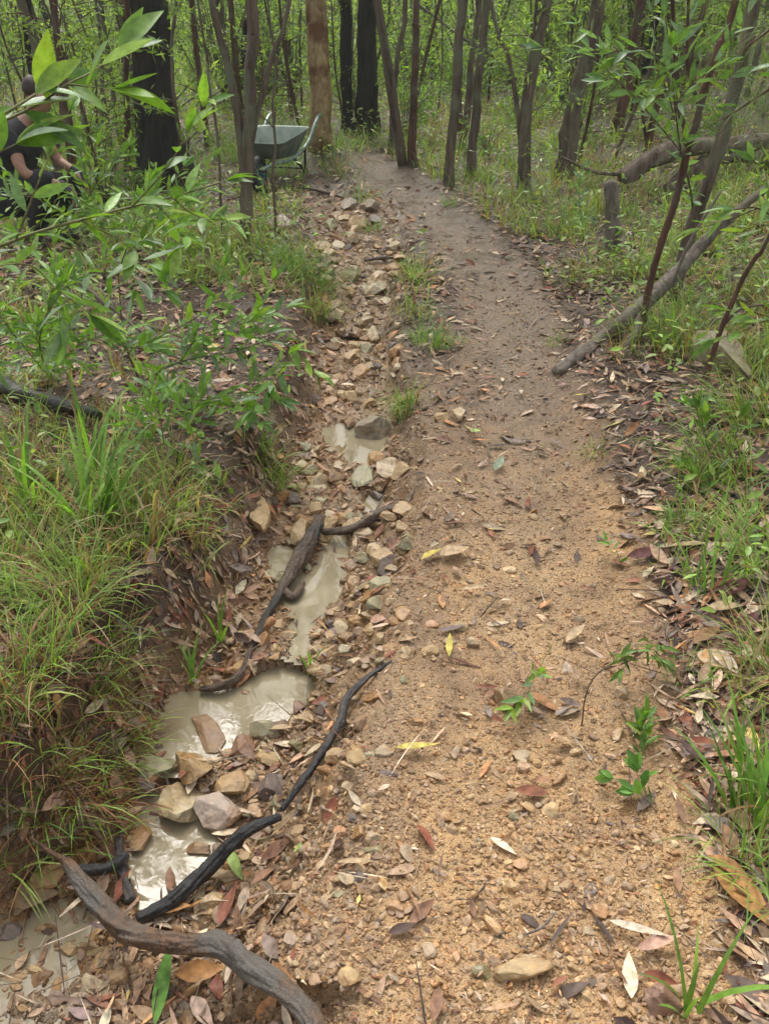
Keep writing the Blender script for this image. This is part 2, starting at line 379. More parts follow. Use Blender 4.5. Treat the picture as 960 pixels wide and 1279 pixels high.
def bark(name, c1, c2, c3=None, scale=18, stretch=.12, bump=.8, rough=.85, spec=.2, dist=.01):
    m, nt, o = newmat(name); L = nt.links.new; tc = N(nt, 'ShaderNodeTexCoord'); mp = N(nt, 'ShaderNodeMapping'); mp.inputs['Scale'].default_value = (1, 1, stretch); L(tc.outputs['Object'], mp.inputs[0])
    n1 = N(nt, 'ShaderNodeTexNoise'); n1.inputs['Scale'].default_value = scale; n1.inputs['Detail'].default_value = 6; n1.inputs['Roughness'].default_value = .7; L(mp.outputs[0], n1.inputs['Vector'])
    n2 = N(nt, 'ShaderNodeTexNoise'); n2.inputs['Scale'].default_value = 3.2; n2.inputs['Detail'].default_value = 4; L(tc.outputs['Object'], n2.inputs['Vector'])
    c = ramp(nt, [(.32, c1), (.62, c2)], n1.outputs[0]).outputs[0]
    if c3: c = mixc(nt, c, c3, ramp(nt, [(.5, (0, 0, 0)), (.6, (1, 1, 1))], n2.outputs[0]).outputs[0])
    at = attr(nt, 'col'); c = mixc(nt, c, mixc(nt, at.outputs[0], (2, 2, 2), 1.0, 'MULTIPLY'), 1.0, 'MULTIPLY')
    p = N(nt, 'ShaderNodeBsdfPrincipled'); L(c, p.inputs['Base Color']); p.inputs['Roughness'].default_value = rough; p.inputs['Specular IOR Level'].default_value = spec
    b = N(nt, 'ShaderNodeBump'); b.inputs['Strength'].default_value = bump; b.inputs['Distance'].default_value = dist; L(n1.outputs[0], b.inputs['Height']); L(b.outputs[0], p.inputs['Normal'])
    L(p.outputs[0], o.inputs[0]); return m
M['bark'] = bark('grey_brown_bark', (.04, .028, .021), (.19, .145, .11), (.15, .15, .105))
M['barkred'] = bark('red_brown_bark', (.035, .019, .013), (.16, .085, .06), (.13, .105, .085))
M['char'] = bark('charred_bark', (.002, .002, .002), (.026, .021, .018), (.026, .016, .011), 22, .16, 1.0, .75, .35, .03)
M['mottle'] = bark('mottled_smooth_bark', (.15, .09, .045), (.42, .31, .16), (.15, .075, .035), 14, .6, .5)
M['pale'] = bark('weathered_grey_wood', (.07, .055, .045), (.24, .205, .17), (.14, .125, .08), 30, .25, .8)
M['wetwood'] = bark('wet_brown_wood', (.022, .013, .008), (.19, .10, .05), (.12, .105, .09), 48, .9, 1.0, .36, .5, .012)
M['wetchar'] = bark('wet_charred_wood', (.006, .006, .007), (.035, .032, .032), (.055, .045, .04), 60, .9, 1.0, .36, .5, .008)
M['root'] = bark('muddy_root_bark', (.04, .026, .018), (.14, .095, .065), (.03, .025, .02), 70, .9, 1.0, .5, .4, .008)
M['twig'] = bark('green_brown_twig', (.10, .085, .035), (.20, .19, .07), None, 80, 1, .2, .5)
def water_mat():
    m, nt, o = newmat('murky_water'); L = nt.links.new; g = N(nt, 'ShaderNodeNewGeometry')
    n = N(nt, 'ShaderNodeTexNoise'); n.inputs['Scale'].default_value = 7; n.inputs['Detail'].default_value = 3; L(g.outputs['Position'], n.inputs['Vector'])
    c = ramp(nt, [(.3, (.21, .17, .105)), (.7, (.29, .245, .16))], n.outputs[0])
    p = N(nt, 'ShaderNodeBsdfPrincipled'); L(c.outputs[0], p.inputs['Base Color']); p.inputs['Roughness'].default_value = .05; p.inputs['Specular IOR Level'].default_value = .42; p.inputs['IOR'].default_value = 1.40
    r = N(nt, 'ShaderNodeTexNoise'); r.inputs['Scale'].default_value = 20; r.inputs['Detail'].default_value = 2; r.inputs['Distortion'].default_value = 1.2; L(g.outputs['Position'], r.inputs['Vector'])
    b = N(nt, 'ShaderNodeBump'); b.inputs['Strength'].default_value = .035; b.inputs['Distance'].default_value = .01; L(r.outputs[0], b.inputs['Height']); L(b.outputs[0], p.inputs['Normal'])
    L(p.outputs[0], o.inputs[0]); return m
M['water'] = water_mat()
def soil_mat():
    m, nt, o = newmat('gravelly_clay_soil'); L = nt.links.new; g = N(nt, 'ShaderNodeNewGeometry'); base = attr(nt, 'col'); mk = attr(nt, 'mask')
    sp = N(nt, 'ShaderNodeSeparateColor'); L(mk.outputs[0], sp.inputs[0])
    def vor(s):
        v = N(nt, 'ShaderNodeTexVoronoi'); v.inputs['Scale'].default_value = s; v.inputs['Randomness'].default_value = 1; L(g.outputs['Position'], v.inputs['Vector']); return v
    v1, v2, v3 = vor(48), vor(110), vor(240)
    st = [(0, (.36, .33, .32)), (.2, (.75, .64, .50)), (.42, (1.0, .96, .92)), (.62, (1.35, 1.15, .85)), (.82, (.8, .68, .66)), (1, (1.9, 1.8, 1.65))]
    def stones(v, keep):
        s = N(nt, 'ShaderNodeSeparateColor'); L(v.outputs['Color'], s.inputs[0]); cr = ramp(nt, st, s.outputs[0])
        vis = ramp(nt, [(keep, (0, 0, 0)), (keep + .08, (1, 1, 1))], s.outputs[1]); edge = ramp(nt, [(.30, (1, 1, 1)), (.46, (0, 0, 0))], v.outputs['Distance'])
        f = N(nt, 'ShaderNodeMath', operation='MULTIPLY'); L(vis.outputs[0], f.inputs[0]); L(edge.outputs[0], f.inputs[1]); return cr.outputs[0], f.outputs[0]
    nz = N(nt, 'ShaderNodeTexNoise'); nz.inputs['Scale'].default_value = 9; nz.inputs['Detail'].default_value = 8; nz.inputs['Roughness'].default_value = .7; L(g.outputs['Position'], nz.inputs['Vector'])
    nf = N(nt, 'ShaderNodeTexNoise'); nf.inputs['Scale'].default_value = 300; nf.inputs['Detail'].default_value = 3; L(g.outputs['Position'], nf.inputs['Vector'])
    c = mixc(nt, base.outputs[0], ramp(nt, [(.3, (.62, .60, .60)), (.5, (1, 1, 1)), (.7, (1.25, 1.18, 1.05))], nz.outputs[0]).outputs[0], 1.0, 'MULTIPLY')
    c = mixc(nt, c, ramp(nt, [(.3, (.7, .68, .66)), (.7, (1.25, 1.25, 1.22))], nf.outputs[0]).outputs[0], .8, 'MULTIPLY')
    plain = c; hgt = None
    for v, keep, amt in ((v3, .25, .5), (v2, .45, 1.0), (v1, .72, 1.0)):
        cr, f = stones(v, keep); ff = N(nt, 'ShaderNodeMath', operation='MULTIPLY'); L(f, ff.inputs[0]); L(sp.outputs[0], ff.inputs[1])
        c = mixc(nt, c, mixc(nt, c, cr, 1.0, 'MULTIPLY'), ff.outputs[0])
        h = N(nt, 'ShaderNodeMath', operation='MULTIPLY'); L(ff.outputs[0], h.inputs[0]); h.inputs[1].default_value = {48: 1, 110: .55, 240: .25}[{.72: 48, .45: 110, .25: 240}[keep]]
        if hgt is None: hgt = h.outputs[0]
        else:
            a = N(nt, 'ShaderNodeMath', operation='MAXIMUM'); L(hgt, a.inputs[0]); L(h.outputs[0], a.inputs[1]); hgt = a.outputs[0]
    a = N(nt, 'ShaderNodeMath', operation='MULTIPLY_ADD'); L(nz.outputs[0], a.inputs[0]); a.inputs[1].default_value = .8; L(hgt, a.inputs[2])
    a2 = N(nt, 'ShaderNodeMath', operation='MULTIPLY_ADD'); L(nf.outputs[0], a2.inputs[0]); a2.inputs[1].default_value = .3; L(a.outputs[0], a2.inputs[2])
    p = N(nt, 'ShaderNodeBsdfPrincipled'); L(c, p.inputs['Base Color'])
    rr = N(nt, 'ShaderNodeMath', operation='MULTIPLY_ADD'); L(sp.outputs[1], rr.inputs[0]); rr.inputs[1].default_value = -.45; rr.inputs[2].default_value = .82
    nd = N(nt, 'ShaderNodeTexNoise'); nd.inputs['Scale'].default_value = 3.2; nd.inputs['Detail'].default_value = 5; L(g.outputs['Position'], nd.inputs['Vector'])
    dp = ramp(nt, [(.42, (0, 0, 0)), (.62, (1, 1, 1))], nd.outputs[0]); r2 = N(nt, 'ShaderNodeMath', operation='MULTIPLY_ADD'); L(dp.outputs[0], r2.inputs[0]); r2.inputs[1].default_value = -.32; L(rr.outputs[0], r2.inputs[2]); L(r2.outputs[0], p.inputs['Roughness'])
    cd_ = mixc(nt, c, mixc(nt, c, (.74, .68, .62), 1.0, 'MULTIPLY'), dp.outputs[0]); L(cd_, p.inputs['Base Color'])
    b = N(nt, 'ShaderNodeBump'); b.inputs['Strength'].default_value = 1.0; b.inputs['Distance'].default_value = .0065; p.inputs['Specular IOR Level'].default_value = .4; L(a2.outputs[0], b.inputs['Height']); L(b.outputs[0], p.inputs['Normal'])
    L(p.outputs[0], o.inputs[0]); return m
M['soil'] = soil_mat()
def plain(name, c, rough=.5, metal=0, var=.3, scale=20, c2=None):
    m, nt, o = newmat(name); L = nt.links.new; tc = N(nt, 'ShaderNodeTexCoord'); n = N(nt, 'ShaderNodeTexNoise'); n.inputs['Scale'].default_value = scale; n.inputs['Detail'].default_value = 5; L(tc.outputs['Object'], n.inputs['Vector'])
    c2 = c2 or tuple(x * (1 + var) for x in c); rp = ramp(nt, [(.35, tuple(x * (1 - var) for x in c)), (.65, c2)], n.outputs[0])
    p = N(nt, 'ShaderNodeBsdfPrincipled'); L(rp.outputs[0], p.inputs['Base Color']); p.inputs['Roughness'].default_value = rough; p.inputs['Metallic'].default_value = metal
    L(p.outputs[0], o.inputs[0]); return m
# ------------------------------------------------------------------ terrain: path, gully, ground
def build_terrain():
    ys = np.concatenate([np.linspace(-9, .3, 40, endpoint=False), np.geomspace(0.3 + 0.9, 200 + .9, 1100) - .9])
    nu = 760; u = np.linspace(-1, 1, nu); u = np.sign(u) * (np.abs(u) * .75 + np.abs(u) ** 4 * .25 + 0)
    half = 1.25 + 1.05 * np.maximum(ys, 0) + 5 * ss(0, -6, ys)
    X = u[None] * half[:, None]; Y = np.repeat(ys[:, None], nu, 1); x = X.ravel(); y = Y.ravel()
    f = fields(x, y); z = height(x, y, f)
    Z = z.reshape(X.shape); P = np.stack([X, Y, Z], -1)
    du = np.gradient(P, axis=1); dv = np.gradient(P, axis=0); nn = unit(np.cross(du, dv)).reshape(-1, 3)
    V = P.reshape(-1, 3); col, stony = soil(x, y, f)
    wet = np.clip(f['g'] * .9 + .45 * ss(3, 5, y) * f['path'] + .35 * ss(.1, .5, fbm(x * 2.5, y * 2.5, 91, 3)), 0, 1)
    mask = np.stack([stony * .9 + .1, wet, f['path']], 1)
    i = np.arange(len(ys) - 1)[:, None] * nu; j = np.arange(nu - 1)[None]
    F = np.stack([i + j, i + j + 1, i + nu + j + 1, i + nu + j], -1).reshape(-1, 4)
    fp = f['path'][F[:, 0]]; fg = f['g'][F[:, 0]]
    which = np.where(fg > .35, 2, np.where(fp > .5, 1, 0))
    for k, nm in ((0, 'ground'), (1, 'path'), (2, 'gully')):
        Fk = F[which == k]; idx = np.unique(Fk); mp = np.full(len(V), -1); mp[idx] = np.arange(len(idx))
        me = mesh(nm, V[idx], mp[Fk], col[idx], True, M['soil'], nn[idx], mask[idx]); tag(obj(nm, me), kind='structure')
build_terrain()
# pools of water, each its own sheet a little wider than its shore
PL = {'wide': 'water', 'tail': 'water', 'stream': 'water', 'upper': 'water', 'link': 'water', 'flat': 'water'}
for k, (lv, P) in POOLW.items():
    x0, y0 = P.min(0) - .03; x1, y1 = P.max(0) + .03; n = 60
    gx, gy = np.meshgrid(np.linspace(x0, x1, n), np.linspace(y0, y1, n)); sd = polysd(P, gx.ravel(), gy.ravel())
    V = np.stack([gx.ravel(), gy.ravel(), np.full(n * n, lv - .002)], 1); i = np.arange(n - 1)[:, None] * n; j = np.arange(n - 1)[None]
    F = np.stack([i + j, i + j + 1, i + n + j + 1, i + n + j], -1).reshape(-1, 4); F = F[(sd[F] < .03).any(1)]
    idx = np.unique(F); mp = np.full(len(V), -1); mp[idx] = np.arange(len(idx))
    tag(obj('water', mesh('water', V[idx], mp[F], None, True, M['water'])), kind='structure')
# ------------------------------------------------------------------ gravel, litter, twigs, grass: what nobody could count
def in_view_xy(n, y0, y1, power, xs=1.0, r=rng):
    """random places, denser near the walker"""
    u = r.random(n)
    if power == 1: y = y0 * (y1 / y0) ** u
    else:
        k = 1 - power; y = (y0 ** k + u * (y1 ** k - y0 ** k)) ** (1 / k)
    x = r.uniform(-1, 1, n) * (.65 + .62 * y) * xs; return x, y
def inpool(x, y, flat=.93):
    o = np.zeros(np.shape(x))
    for k, (lv, P) in POOLW.items(): o = np.maximum(o, (polysd(P, x, y) < 0) * (flat if k == 'flat' else 1.0))
    return o
def build_gravel():
    mb = MB(); r = np.random.default_rng(11)
    for n, y0, y1, s0, s1, sub in ((60000, .5, 7, .0035, .008, 1), (11000, .5, 9, .007, .013, 2), (1100, .5, 9, .012, .024, 2), (12000, 3, 13, .007, .018, 1)):
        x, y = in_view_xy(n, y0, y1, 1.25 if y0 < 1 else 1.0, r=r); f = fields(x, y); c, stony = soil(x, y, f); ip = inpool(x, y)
        cl = fbm(x * 2.3, y * 2.3, 101, 3)
        keep = r.random(n) < stony * (.55 + .8 * cl + .5 * f['g'] + .25 * ss(.1, .4, -f['ps'] * f['pd'])) * (1 - .97 * ip); x, y, c, f = x[keep], y[keep], c[keep], {k: v[keep] for k, v in f.items()}
        z = H(x, y); m = len(x); s = r.uniform(s0, s1, m) * (1 + .5 * f['g']) 
        for var in range(5):
            q = np.arange(m) % 5 == var; k = int(q.sum()); tv, tf = rock(sub, 300 + var, 7)
            if sub == 1: tv = tv * (1 + .25 * np.random.default_rng(var).normal(size=(len(tv), 1)))
            sc3 = np.stack([r.uniform(.8, 1.35, k), r.uniform(.7, 1.1, k), r.uniform(.45, .8, k)], 1) * s[q][:, None]
            V = np.einsum('nij,nkj->nki', rotm(r, k), tv[None] * sc3[:, None]); V[..., 2] *= .75
            V = V + np.stack([x[q], y[q], z[q] + s[q] * .12], 1)[:, None]
            pc = pal(k, [(.30, .19, .10), (.42, .29, .15), (.24, .17, .12), (.48, .38, .24), (.17, .12, .10), (.33, .17, .09), (.28, .24, .20), (.10, .085, .08)], [4, 4, 4, 2, 3, 2, 2, 1], .18, r)
            pc = pc * .5 + c[q] * 1.15 * .5
            mb.add(V.reshape(-1, 3), (tf[None] + (np.arange(k) * len(tv))[:, None, None]).reshape(-1, 3), np.repeat(pc, len(tv), 0))
    tag(mb.build('gravel', M['gravel'], smooth=False), 'small angular ochre and brown gravel bedded in the wet clay of the path and gully', 'gravel', kind='stuff')
build_gravel()
LITC = [(.38, .25, .155), (.52, .40, .28), (.22, .12, .07), (.22, .085, .05), (.20, .15, .125), (.08, .05, .04), (.40, .20, .09), (.30, .215, .15), (.48, .36, .12)]
LITW = [5, 3.0, 5, 2.2, 3, 3.5, 1.4, 4, .2]
def build_litter():
    mb = MB(); r = np.random.default_rng(12)
    for n, y0, y1, sc_ in ((50000, .5, 8.5, .95), (30000, 5, 26, 1.2), (110000, .5, 14, .28)):
        x, y = in_view_xy(n, y0, y1, 1.1, 1.05, r); f = fields(x, y); _, stony = soil(x, y, f)
        lbank = (f['gs'] < 0) * f['g'] * (1 - f['g']) * 4
        cl = fbm(x * 1.3, y * 1.3, 111, 3)
        right = ss(.0, .12, f['ps'] * f['pd'] - f['phw'])
        dens = (1 - stony) * (.85 + .5 * cl) + stony * .012 + (.16 + .4 * ss(5.5, 7, y)) * f['g'] + .95 * lbank * ss(1.2, 1.8, y) + .16 * stony * ss(2.2, 3.4, y) * ss(.3, .0, np.abs(f['pd'] - f['phw'])) + .05 * stony * (f['gs'] > 0) * ss(1.2, .7, f['gd']) * ss(1.2, 1.9, y)
        dens = dens + stony * (.30 * ss(2.2, 5, y) + .06) * (sc_ < .5)
        dens = dens * (1 + .5 * right) * (1 - .3 * (f['gs'] < 0) * ss(.1, .3, f['gd'] - f['hw']) * ss(3.2, 2.2, y))
        for lv, P in POOLW.values(): dens = np.where(polysd(P, x, y) < .005, dens * .1, dens)
        keep = r.random(n) < dens; x, y = x[keep], y[keep]; m = len(x)
        z = H(x, y); nn = normal(x, y); az = r.uniform(0, 6.283, m)
        D = np.stack([np.cos(az), np.sin(az), r.normal(0, .16, m)], 1); D[:, 2] -= (D[:, 0] * nn[:, 0] + D[:, 1] * nn[:, 1]) / nn[:, 2]
        NN = unit(nn + r.normal(0, .28, (m, 3))); L = r.uniform(.035, .095, m) * sc_; thin = r.random(m) < .35
        W = L * np.where(thin, r.uniform(.10, .18, m), r.uniform(.22, .42, m)); L = np.where(thin, L * 1.25, L)
        P = np.stack([x, y, z + r.uniform(.003, .016, m)], 1)
        t = LEAF_LIT if sc_ == .95 else LEAF_MD if sc_ > 1 else LEAF_LO; V, F = scatter(t, P, D, NN, L, W, r.normal(0, .16, m), r.normal(0, .8, m))
        mb.add(V, F, rep(pal(m, LITC, LITW, .2, r), t))
    tag(mb.build('leaf_litter', M['litter']), 'brown, tan and purplish fallen gum leaves carpeting the ground beside the path', 'leaf litter', kind='stuff')
    mb = MB(); n = 6500; x, y = in_view_xy(n, .55, 9, 1.3, 1.0, r); f = fields(x, y); _, stony = soil(x, y, f)
    keep = r.random(n) < (1 - stony) * .9 + .05 + .25 * f['g']; x, y = x[keep], y[keep]; m = len(x); z = H(x, y); az = r.uniform(0, 6.283, m); nn = normal(x, y)
    D = np.stack([np.cos(az), np.sin(az), r.normal(0, .12, m)], 1); D[:, 2] -= (D[:, 0] * nn[:, 0] + D[:, 1] * nn[:, 1]) / nn[:, 2]
    V, F = scatter(LEAF_MD, np.stack([x, y, z + r.uniform(.004, .02, m)], 1), D, nn + r.normal(0, .3, (m, 3)), r.uniform(.04, .2, m), r.uniform(.0015, .0045, m), r.normal(0, .12, m))
    mb.add(V, F, rep(pal(m, [(.08, .05, .035), (.30, .22, .14), (.45, .37, .26), (.16, .09, .06)], [4, 3, 2, 3], .2, r), LEAF_MD))
    tag(mb.build('twig_litter', M['litter']), 'thin straw coloured and dark fallen twigs strewn through the leaf litter', 'twigs', kind='stuff')
build_litter()
GRN = [(.22, .36, .05), (.28, .41, .075), (.16, .28, .045), (.33, .40, .12), (.19, .32, .08)]
DRY = [(.33, .21, .10), (.44, .34, .19), (.25, .13, .06), (.18, .08, .045)]
def clump(mb, c, n, L, W, spread, r, greens=GRN, dry=.15, el=(55, 88), droop=(.5, 1.9), lean=None, drycol=DRY):
    a = r.uniform(0, 6.283, n); q = np.sqrt(r.random(n)) * spread; x = c[0] + np.cos(a) * q; y = c[1] + np.sin(a) * q; z = H(x, y) - .005
    az = a + r.normal(0, .7, n)
    if lean is not None:
        az = np.where(r.random(n) < .6, lean + r.normal(0, .6, n), az)
    e = np.radians(r.uniform(*el, n)); dr = r.uniform(*droop, n); ln = L * r.uniform(.45, 1.1, n)
    V, F, K = blades(np.stack([x, y, z], 1), az, e, ln, W * r.uniform(.6, 1.2, n), dr, 5)
    isd = r.random(n) < dry; col = np.where(isd[:, None], pal(n, drycol, None, .2, r), pal(n, greens, None, .16, r))
    cc = np.repeat(col, K, 0).reshape(n, K, 3)
    g = np.linspace(0, 1, K)[None, :, None]; cc = cc * (1 - .0 * g)
    mb.add(V, F, cc.reshape(-1, 3))
def build_grass():
    mb = MB(); r = np.random.default_rng(13); cx, cy_ = in_view_xy(9500, 1.0, 30, .85, 1.15, r); f = fields(cx, cy_); _, stony = soil(cx, cy_, f)
    d = fbm(cx * .9, cy_ * .9, 121, 3); leftnear = (f['gs'] < 0) * ss(.0, .3, f['gd'] - f['hw']) * ss(4.5, 3, cy_)
    rightp = (f['ps'] > 0) * ss(.25, .9, f['pd'] - f['phw'])
    dens = (1 - stony) * np.clip(.34 + .8 * ss(1.2, 2.5, cx) * ss(4.5, 6.5, cy_) + 1.1 * d + .10 * leftnear * ss(.3, .7, f['gd'] - f['hw']) + .35 * rightp * ss(2.5, 4, cy_) + .7 * ss(6, 10, cy_), 0, 1) * ss(.02, .14, f['pd'] - f['phw']) * ss(.05, .4, f['gd'] - f['hw'] + .3 * (f['gs'] > 0))
    keep = r.random(len(cx)) < dens; cx, cy_ = cx[keep], cy_[keep]
    n = len(cx); per = np.clip((26 / np.maximum(cy_, 2) ** .2).astype(int), 9, 22)
    idx = np.repeat(np.arange(n), per); m = len(idx); a = r.uniform(0, 6.283, m); sp = .03 + .012 * cy_[idx]
    q = np.sqrt(r.random(m)) * sp; x = cx[idx] + np.cos(a) * q; y = cy_[idx] + np.sin(a) * q; z = H(x, y) - .005
    L = (.12 + .16 * r.random(n))[idx] * r.uniform(.4, 1.1, m) * (1 + .05 * y); W = np.where(r.random(m) < .15, .007, .003) * (1 + .10 * y)
    V, F, K = blades(np.stack([x, y, z], 1), a + r.normal(0, .9, m), np.radians(r.uniform(45, 88, m)), L, W, r.uniform(.3, 1.9, m), 5)
    dry = r.random(m) < (.2 + .25 * leftnear[keep] + .3 * (vn(cx * .7, cy_ * .7, 5) > .6))[idx]
    col = np.where(dry[:, None], pal(m, DRY, [4, 3, 2, 1], .2, r), pal(m, GRN, None, .15, r)); mb.add(V, F, np.repeat(col, K, 0))
    tag(mb.build('grass', M['grass']), 'fine green and straw coloured grass growing over the forest floor', 'grass', kind='stuff')
    # low leafy herbs
    mb = MB(); n = 14000; x, y = in_view_xy(n, 1.0, 30, .7, 1.15, r); f = fields(x, y); _, stony = soil(x, y, f)
    keep = r.random(n) < (1 - stony) * np.clip(.25 + 1.3 * fbm(x * .6, y * .6, 131, 3) + .4 * ss(7, 12, y), 0, 1) * ss(.05, .3, f['pd'] - f['phw']) * ss(.0, .15, f['gd'] - f['hw']); x, y = x[keep], y[keep]
    k = 4; x = np.repeat(x, k) + r.normal(0, .035, len(x) * k) * (1 + .15 * np.repeat(y, k)); y = np.repeat(y, k) + r.normal(0, .035, len(y) * k); m = len(x); z = H(x, y)
    az = r.uniform(0, 6.283, m); D = np.stack([np.cos(az), np.sin(az), r.uniform(-.2, .9, m)], 1); hh = r.uniform(.02, .22, m) * (1 + .08 * y); s = r.uniform(.03, .06, m) * (1 + .03 * y)
    V, F = scatter(LEAF_MD, np.stack([x, y, z + hh], 1), D, np.tile([0, 0, 1.0], (m, 1)) + r.normal(0, .4, (m, 3)), s, s * r.uniform(.25, .45, m), r.normal(-.1, .15, m))
    mb.add(V, F, rep(pal(m, GRN, None, .18, r), LEAF_MD)); tag(mb.build('ground_cover', M['leaf']), 'low leafy green seedlings and herbs scattered among the leaf litter', 'ground cover', kind='stuff')
build_grass()
# ------------------------------------------------------------------ trees with trunks where the photo shows them
def limbs_crown(seed, n_cl=9, zr=(3.2, 7.5), spread=1.5, nl=170, leaf=.11):
    """limb tubes and a leaf mass, drawn round the trunk's top line"""
    r = np.random.default_rng(seed); mb = MB(); lv = MB()
    for k in range(n_cl):
        z = r.uniform(*zr); a = r.uniform(0, 6.283); rad = r.uniform(.4, spread); e = np.array([math.cos(a) * rad, math.sin(a) * rad, z + r.uniform(.2, .8)])
        add_tube(mb, [(0, 0, z - .5), e * [.5, .5, 1] - [0, 0, .35], e], [.03, .018, .006], 5, 6, col=(.5, .5, .5))
        p = e + r.normal(size=(nl, 3)) * [.42, .42, .30]; D = r.normal(size=(nl, 3)) + [0, 0, -.7]
        V, F = scatter(LEAF_LO, p, D, r.normal(size=(nl, 3)), r.uniform(.6, 1.2, nl) * leaf, leaf * .26); lv.add(V, F, rep(pal(nl, GRN, None, .15, r), LEAF_LO))
    return mb, lv
CROWNS = []
for s in range(4):
    a, b = limbs_crown(500 + s)
    lo = a.build('limb', M['bark']); fo = b.build('crown', M['farleaf'], smooth=False); CROWNS.append((lo.data, fo.data)); C.objects.unlink(lo); C.objects.unlink(fo); bpy.data.objects.remove(lo); bpy.data.objects.remove(fo)
def extend(P, ztop):
    P = [np.array(p, float) for p in P]; d = P[-1] - P[-2]; d = d / max(d[2], .2); d[:2] *= .6
    while P[-1][2] < ztop: P.append(P[-1] + d * min(1.6, ztop - P[-1][2] + .05))
    return P
def px_line(base, pts, dY=0):
    b = T(*base); Y = b[1]; return [b] + [Q(px, py, Y + dY * (i + 1)) for i, (px, py) in enumerate(pts)], Y
def wpx(w_, b):  # pixel width -> radius at distance
    return w_ / 2 / FPX * math.hypot(b[1], CAMH) * 1.0
def tree(name, label, base, pts, w0, w1, mat, branches=(), ztop=7.5, seg=14, rough=.25, knots=3, seed=0, crown=True, group=None, cat='tree', flare=1.25):
    P, Y = px_line(base, pts); b = P[0].copy(); P[0][2] -= .06
    if len(P) > 2 and w0 < 30:
        rj = np.random.default_rng(seed + 50); Pn = [P[0]]
        for a_, b_ in zip(P[:-1], P[1:]): Pn += [(a_ + b_) / 2 + rj.normal(0, (.0006 if mat == 'char' else .0016) * Y * (.5 if Y < 5 else 1), 3) * [1, 1, 0], b_]
        P = Pn
    r0, r1 = wpx(w0, b) * (.9 if w0 > 20 else .74), wpx(w1, b) * (.9 if w0 > 20 else .74); n0 = len(P)
    if ztop: P = extend(P, ztop)
    rr = [r0 * flare] + list(np.linspace(r0, r1, n0 - 1)) + list(np.linspace(r1, r1 * .45, len(P) - n0 + 1)[1:])
    t = thing(name, label, cat, b, group)
    mb = MB(); add_tube(mb, P, rr, seg, len(P) * 7, rough, seed, knots=knots); mb.build('trunk' if r0 > .03 else 'stem', M[mat], t)
    for br in branches:
        Pb = [Q(x, y, Y + .02) for x, y in br[:-1]]; wb = br[-1]
        if Pb[-1][2] > 1.2 and ztop: Pb = extend(Pb, min(ztop, 4.5))
        m2 = MB(); add_tube(m2, Pb, np.linspace(wpx(wb, b), wpx(wb, b) * .4, len(Pb)), 8, len(Pb) * 5, rough, seed + 9); m2.build('branch', M[mat], t)
    if crown and ztop:
        i = seed % 4; top = P[-1]
        for nm, me in zip(('limb', 'crown'), CROWNS[i]):
            o = obj(nm, me, t); o.location = (top[0] - b[0], top[1] - b[1], top[2] - b[2] - 6.2 + .6)
    return t
tree('burnt_tree', 'thick charcoal-black burnt tree trunk standing left of the wheelbarrow', (198,236), [(197,150),(190,70),(184,0)], 50, 40, 'char', seed=1, rough=.35, knots=5, seg=28, ztop=9)
tree('gum_tree', 'tall gum tree with smooth mottled orange-tan bark right behind the wheelbarrow', (401,186), [(401,120),(397,60),(394,0)], 27, 24, 'mottle', seed=2, rough=.12, seg=20, ztop=9)
tree('burnt_tree', 'narrower of two black charred trunks beyond the mottled gum', (434,166), [(433,100),(432,50),(430,-10)], 17, 16, 'char', seed=3, knots=2, seg=16)
tree('burnt_tree', 'broader of two black charred trunks beyond the mottled gum', (458,168), [(459,110),(457,60),(460,-10)], 27, 24, 'char', seed=4, knots=4, seg=18)
tree('forked_tree', 'grey-brown forked tree just left of the wheelbarrow with three rising stems', (305,303), [(308,240),(309,170),(312,90),(314,0)], 19, 16, 'bark', [(308,215,296,140,283,70,262,-10,11)[i:i+2] for i in (0,2,4,6)] and [((306,230),(298,150),(284,80),(262,-10),11), ((312,180),(322,140),(340,70),(364,-10),7), ((309,215),(318,170),(322,150),4)], seed=5, knots=5, ztop=7)
tree('sapling', 'very thin dark stem between the burnt trunk and the forked tree', (280,302), [(274,200),(262,110),(250,20)], 4.5, 3.5, 'bark', seed=6, crown=False, ztop=3.2, seg=7)
tree('sapling', 'very thin dark stem rising right in front of the wheelbarrow tray', (344,300), [(341,215),(342,155),(344,90),(338,30)], 4.5, 3, 'bark', [((343,230),(336,216),(322,212),2), ((342,160),(330,148),(318,142),2)], seed=7, crown=False, ztop=2.6, seg=7)
tree('slim_tree', 'straight slim dark tree rising close left of the thick burnt trunk', (160,225), [(159,140),(160,60),(158,0)], 10, 8, 'barkred', seed=8)
tree('slim_tree', 'reddish leaning tree at left behind the bright shrub branch', (98,262), [(88,180),(78,90),(66,0)], 16, 10, 'barkred', [((92,200),(78,140),(76,110),7)], seed=9, knots=4)
tree('slim_tree', 'grey leaning tree furthest left, curving behind the reddish one', (80,240), [(66,160),(50,85),(24,-5)], 14, 13, 'bark', seed=10)
tree('slim_tree', 'thin crooked sapling trunk between the reddish tree and the burnt trunk', (143,205), [(135,150),(128,80),(120,0)], 7, 5, 'bark', seed=11, seg=9)
tree('slim_tree', 'red-brown slim tree standing at the far bend of the path', (516,207), [(516,140),(519,70),(520,0)], 12, 10, 'barkred', seed=12, flare=1.6)
tree('slim_tree', 'thin tree left of the red-brown one at the path bend', (486,192), [(490,130),(498,60),(506,0)], 8, 7, 'bark', seed=13, seg=9)
tree('slim_tree', 'left trunk of the close pair at the right edge of the far path', (560,231), [(566,150),(572,80),(578,0)], 15, 13, 'bark', seed=14, knots=4)
tree('slim_tree', 'right trunk of the close pair at the right edge of the far path', (588,220), [(595,140),(601,70),(607,0)], 14, 12, 'bark', seed=15, knots=3)
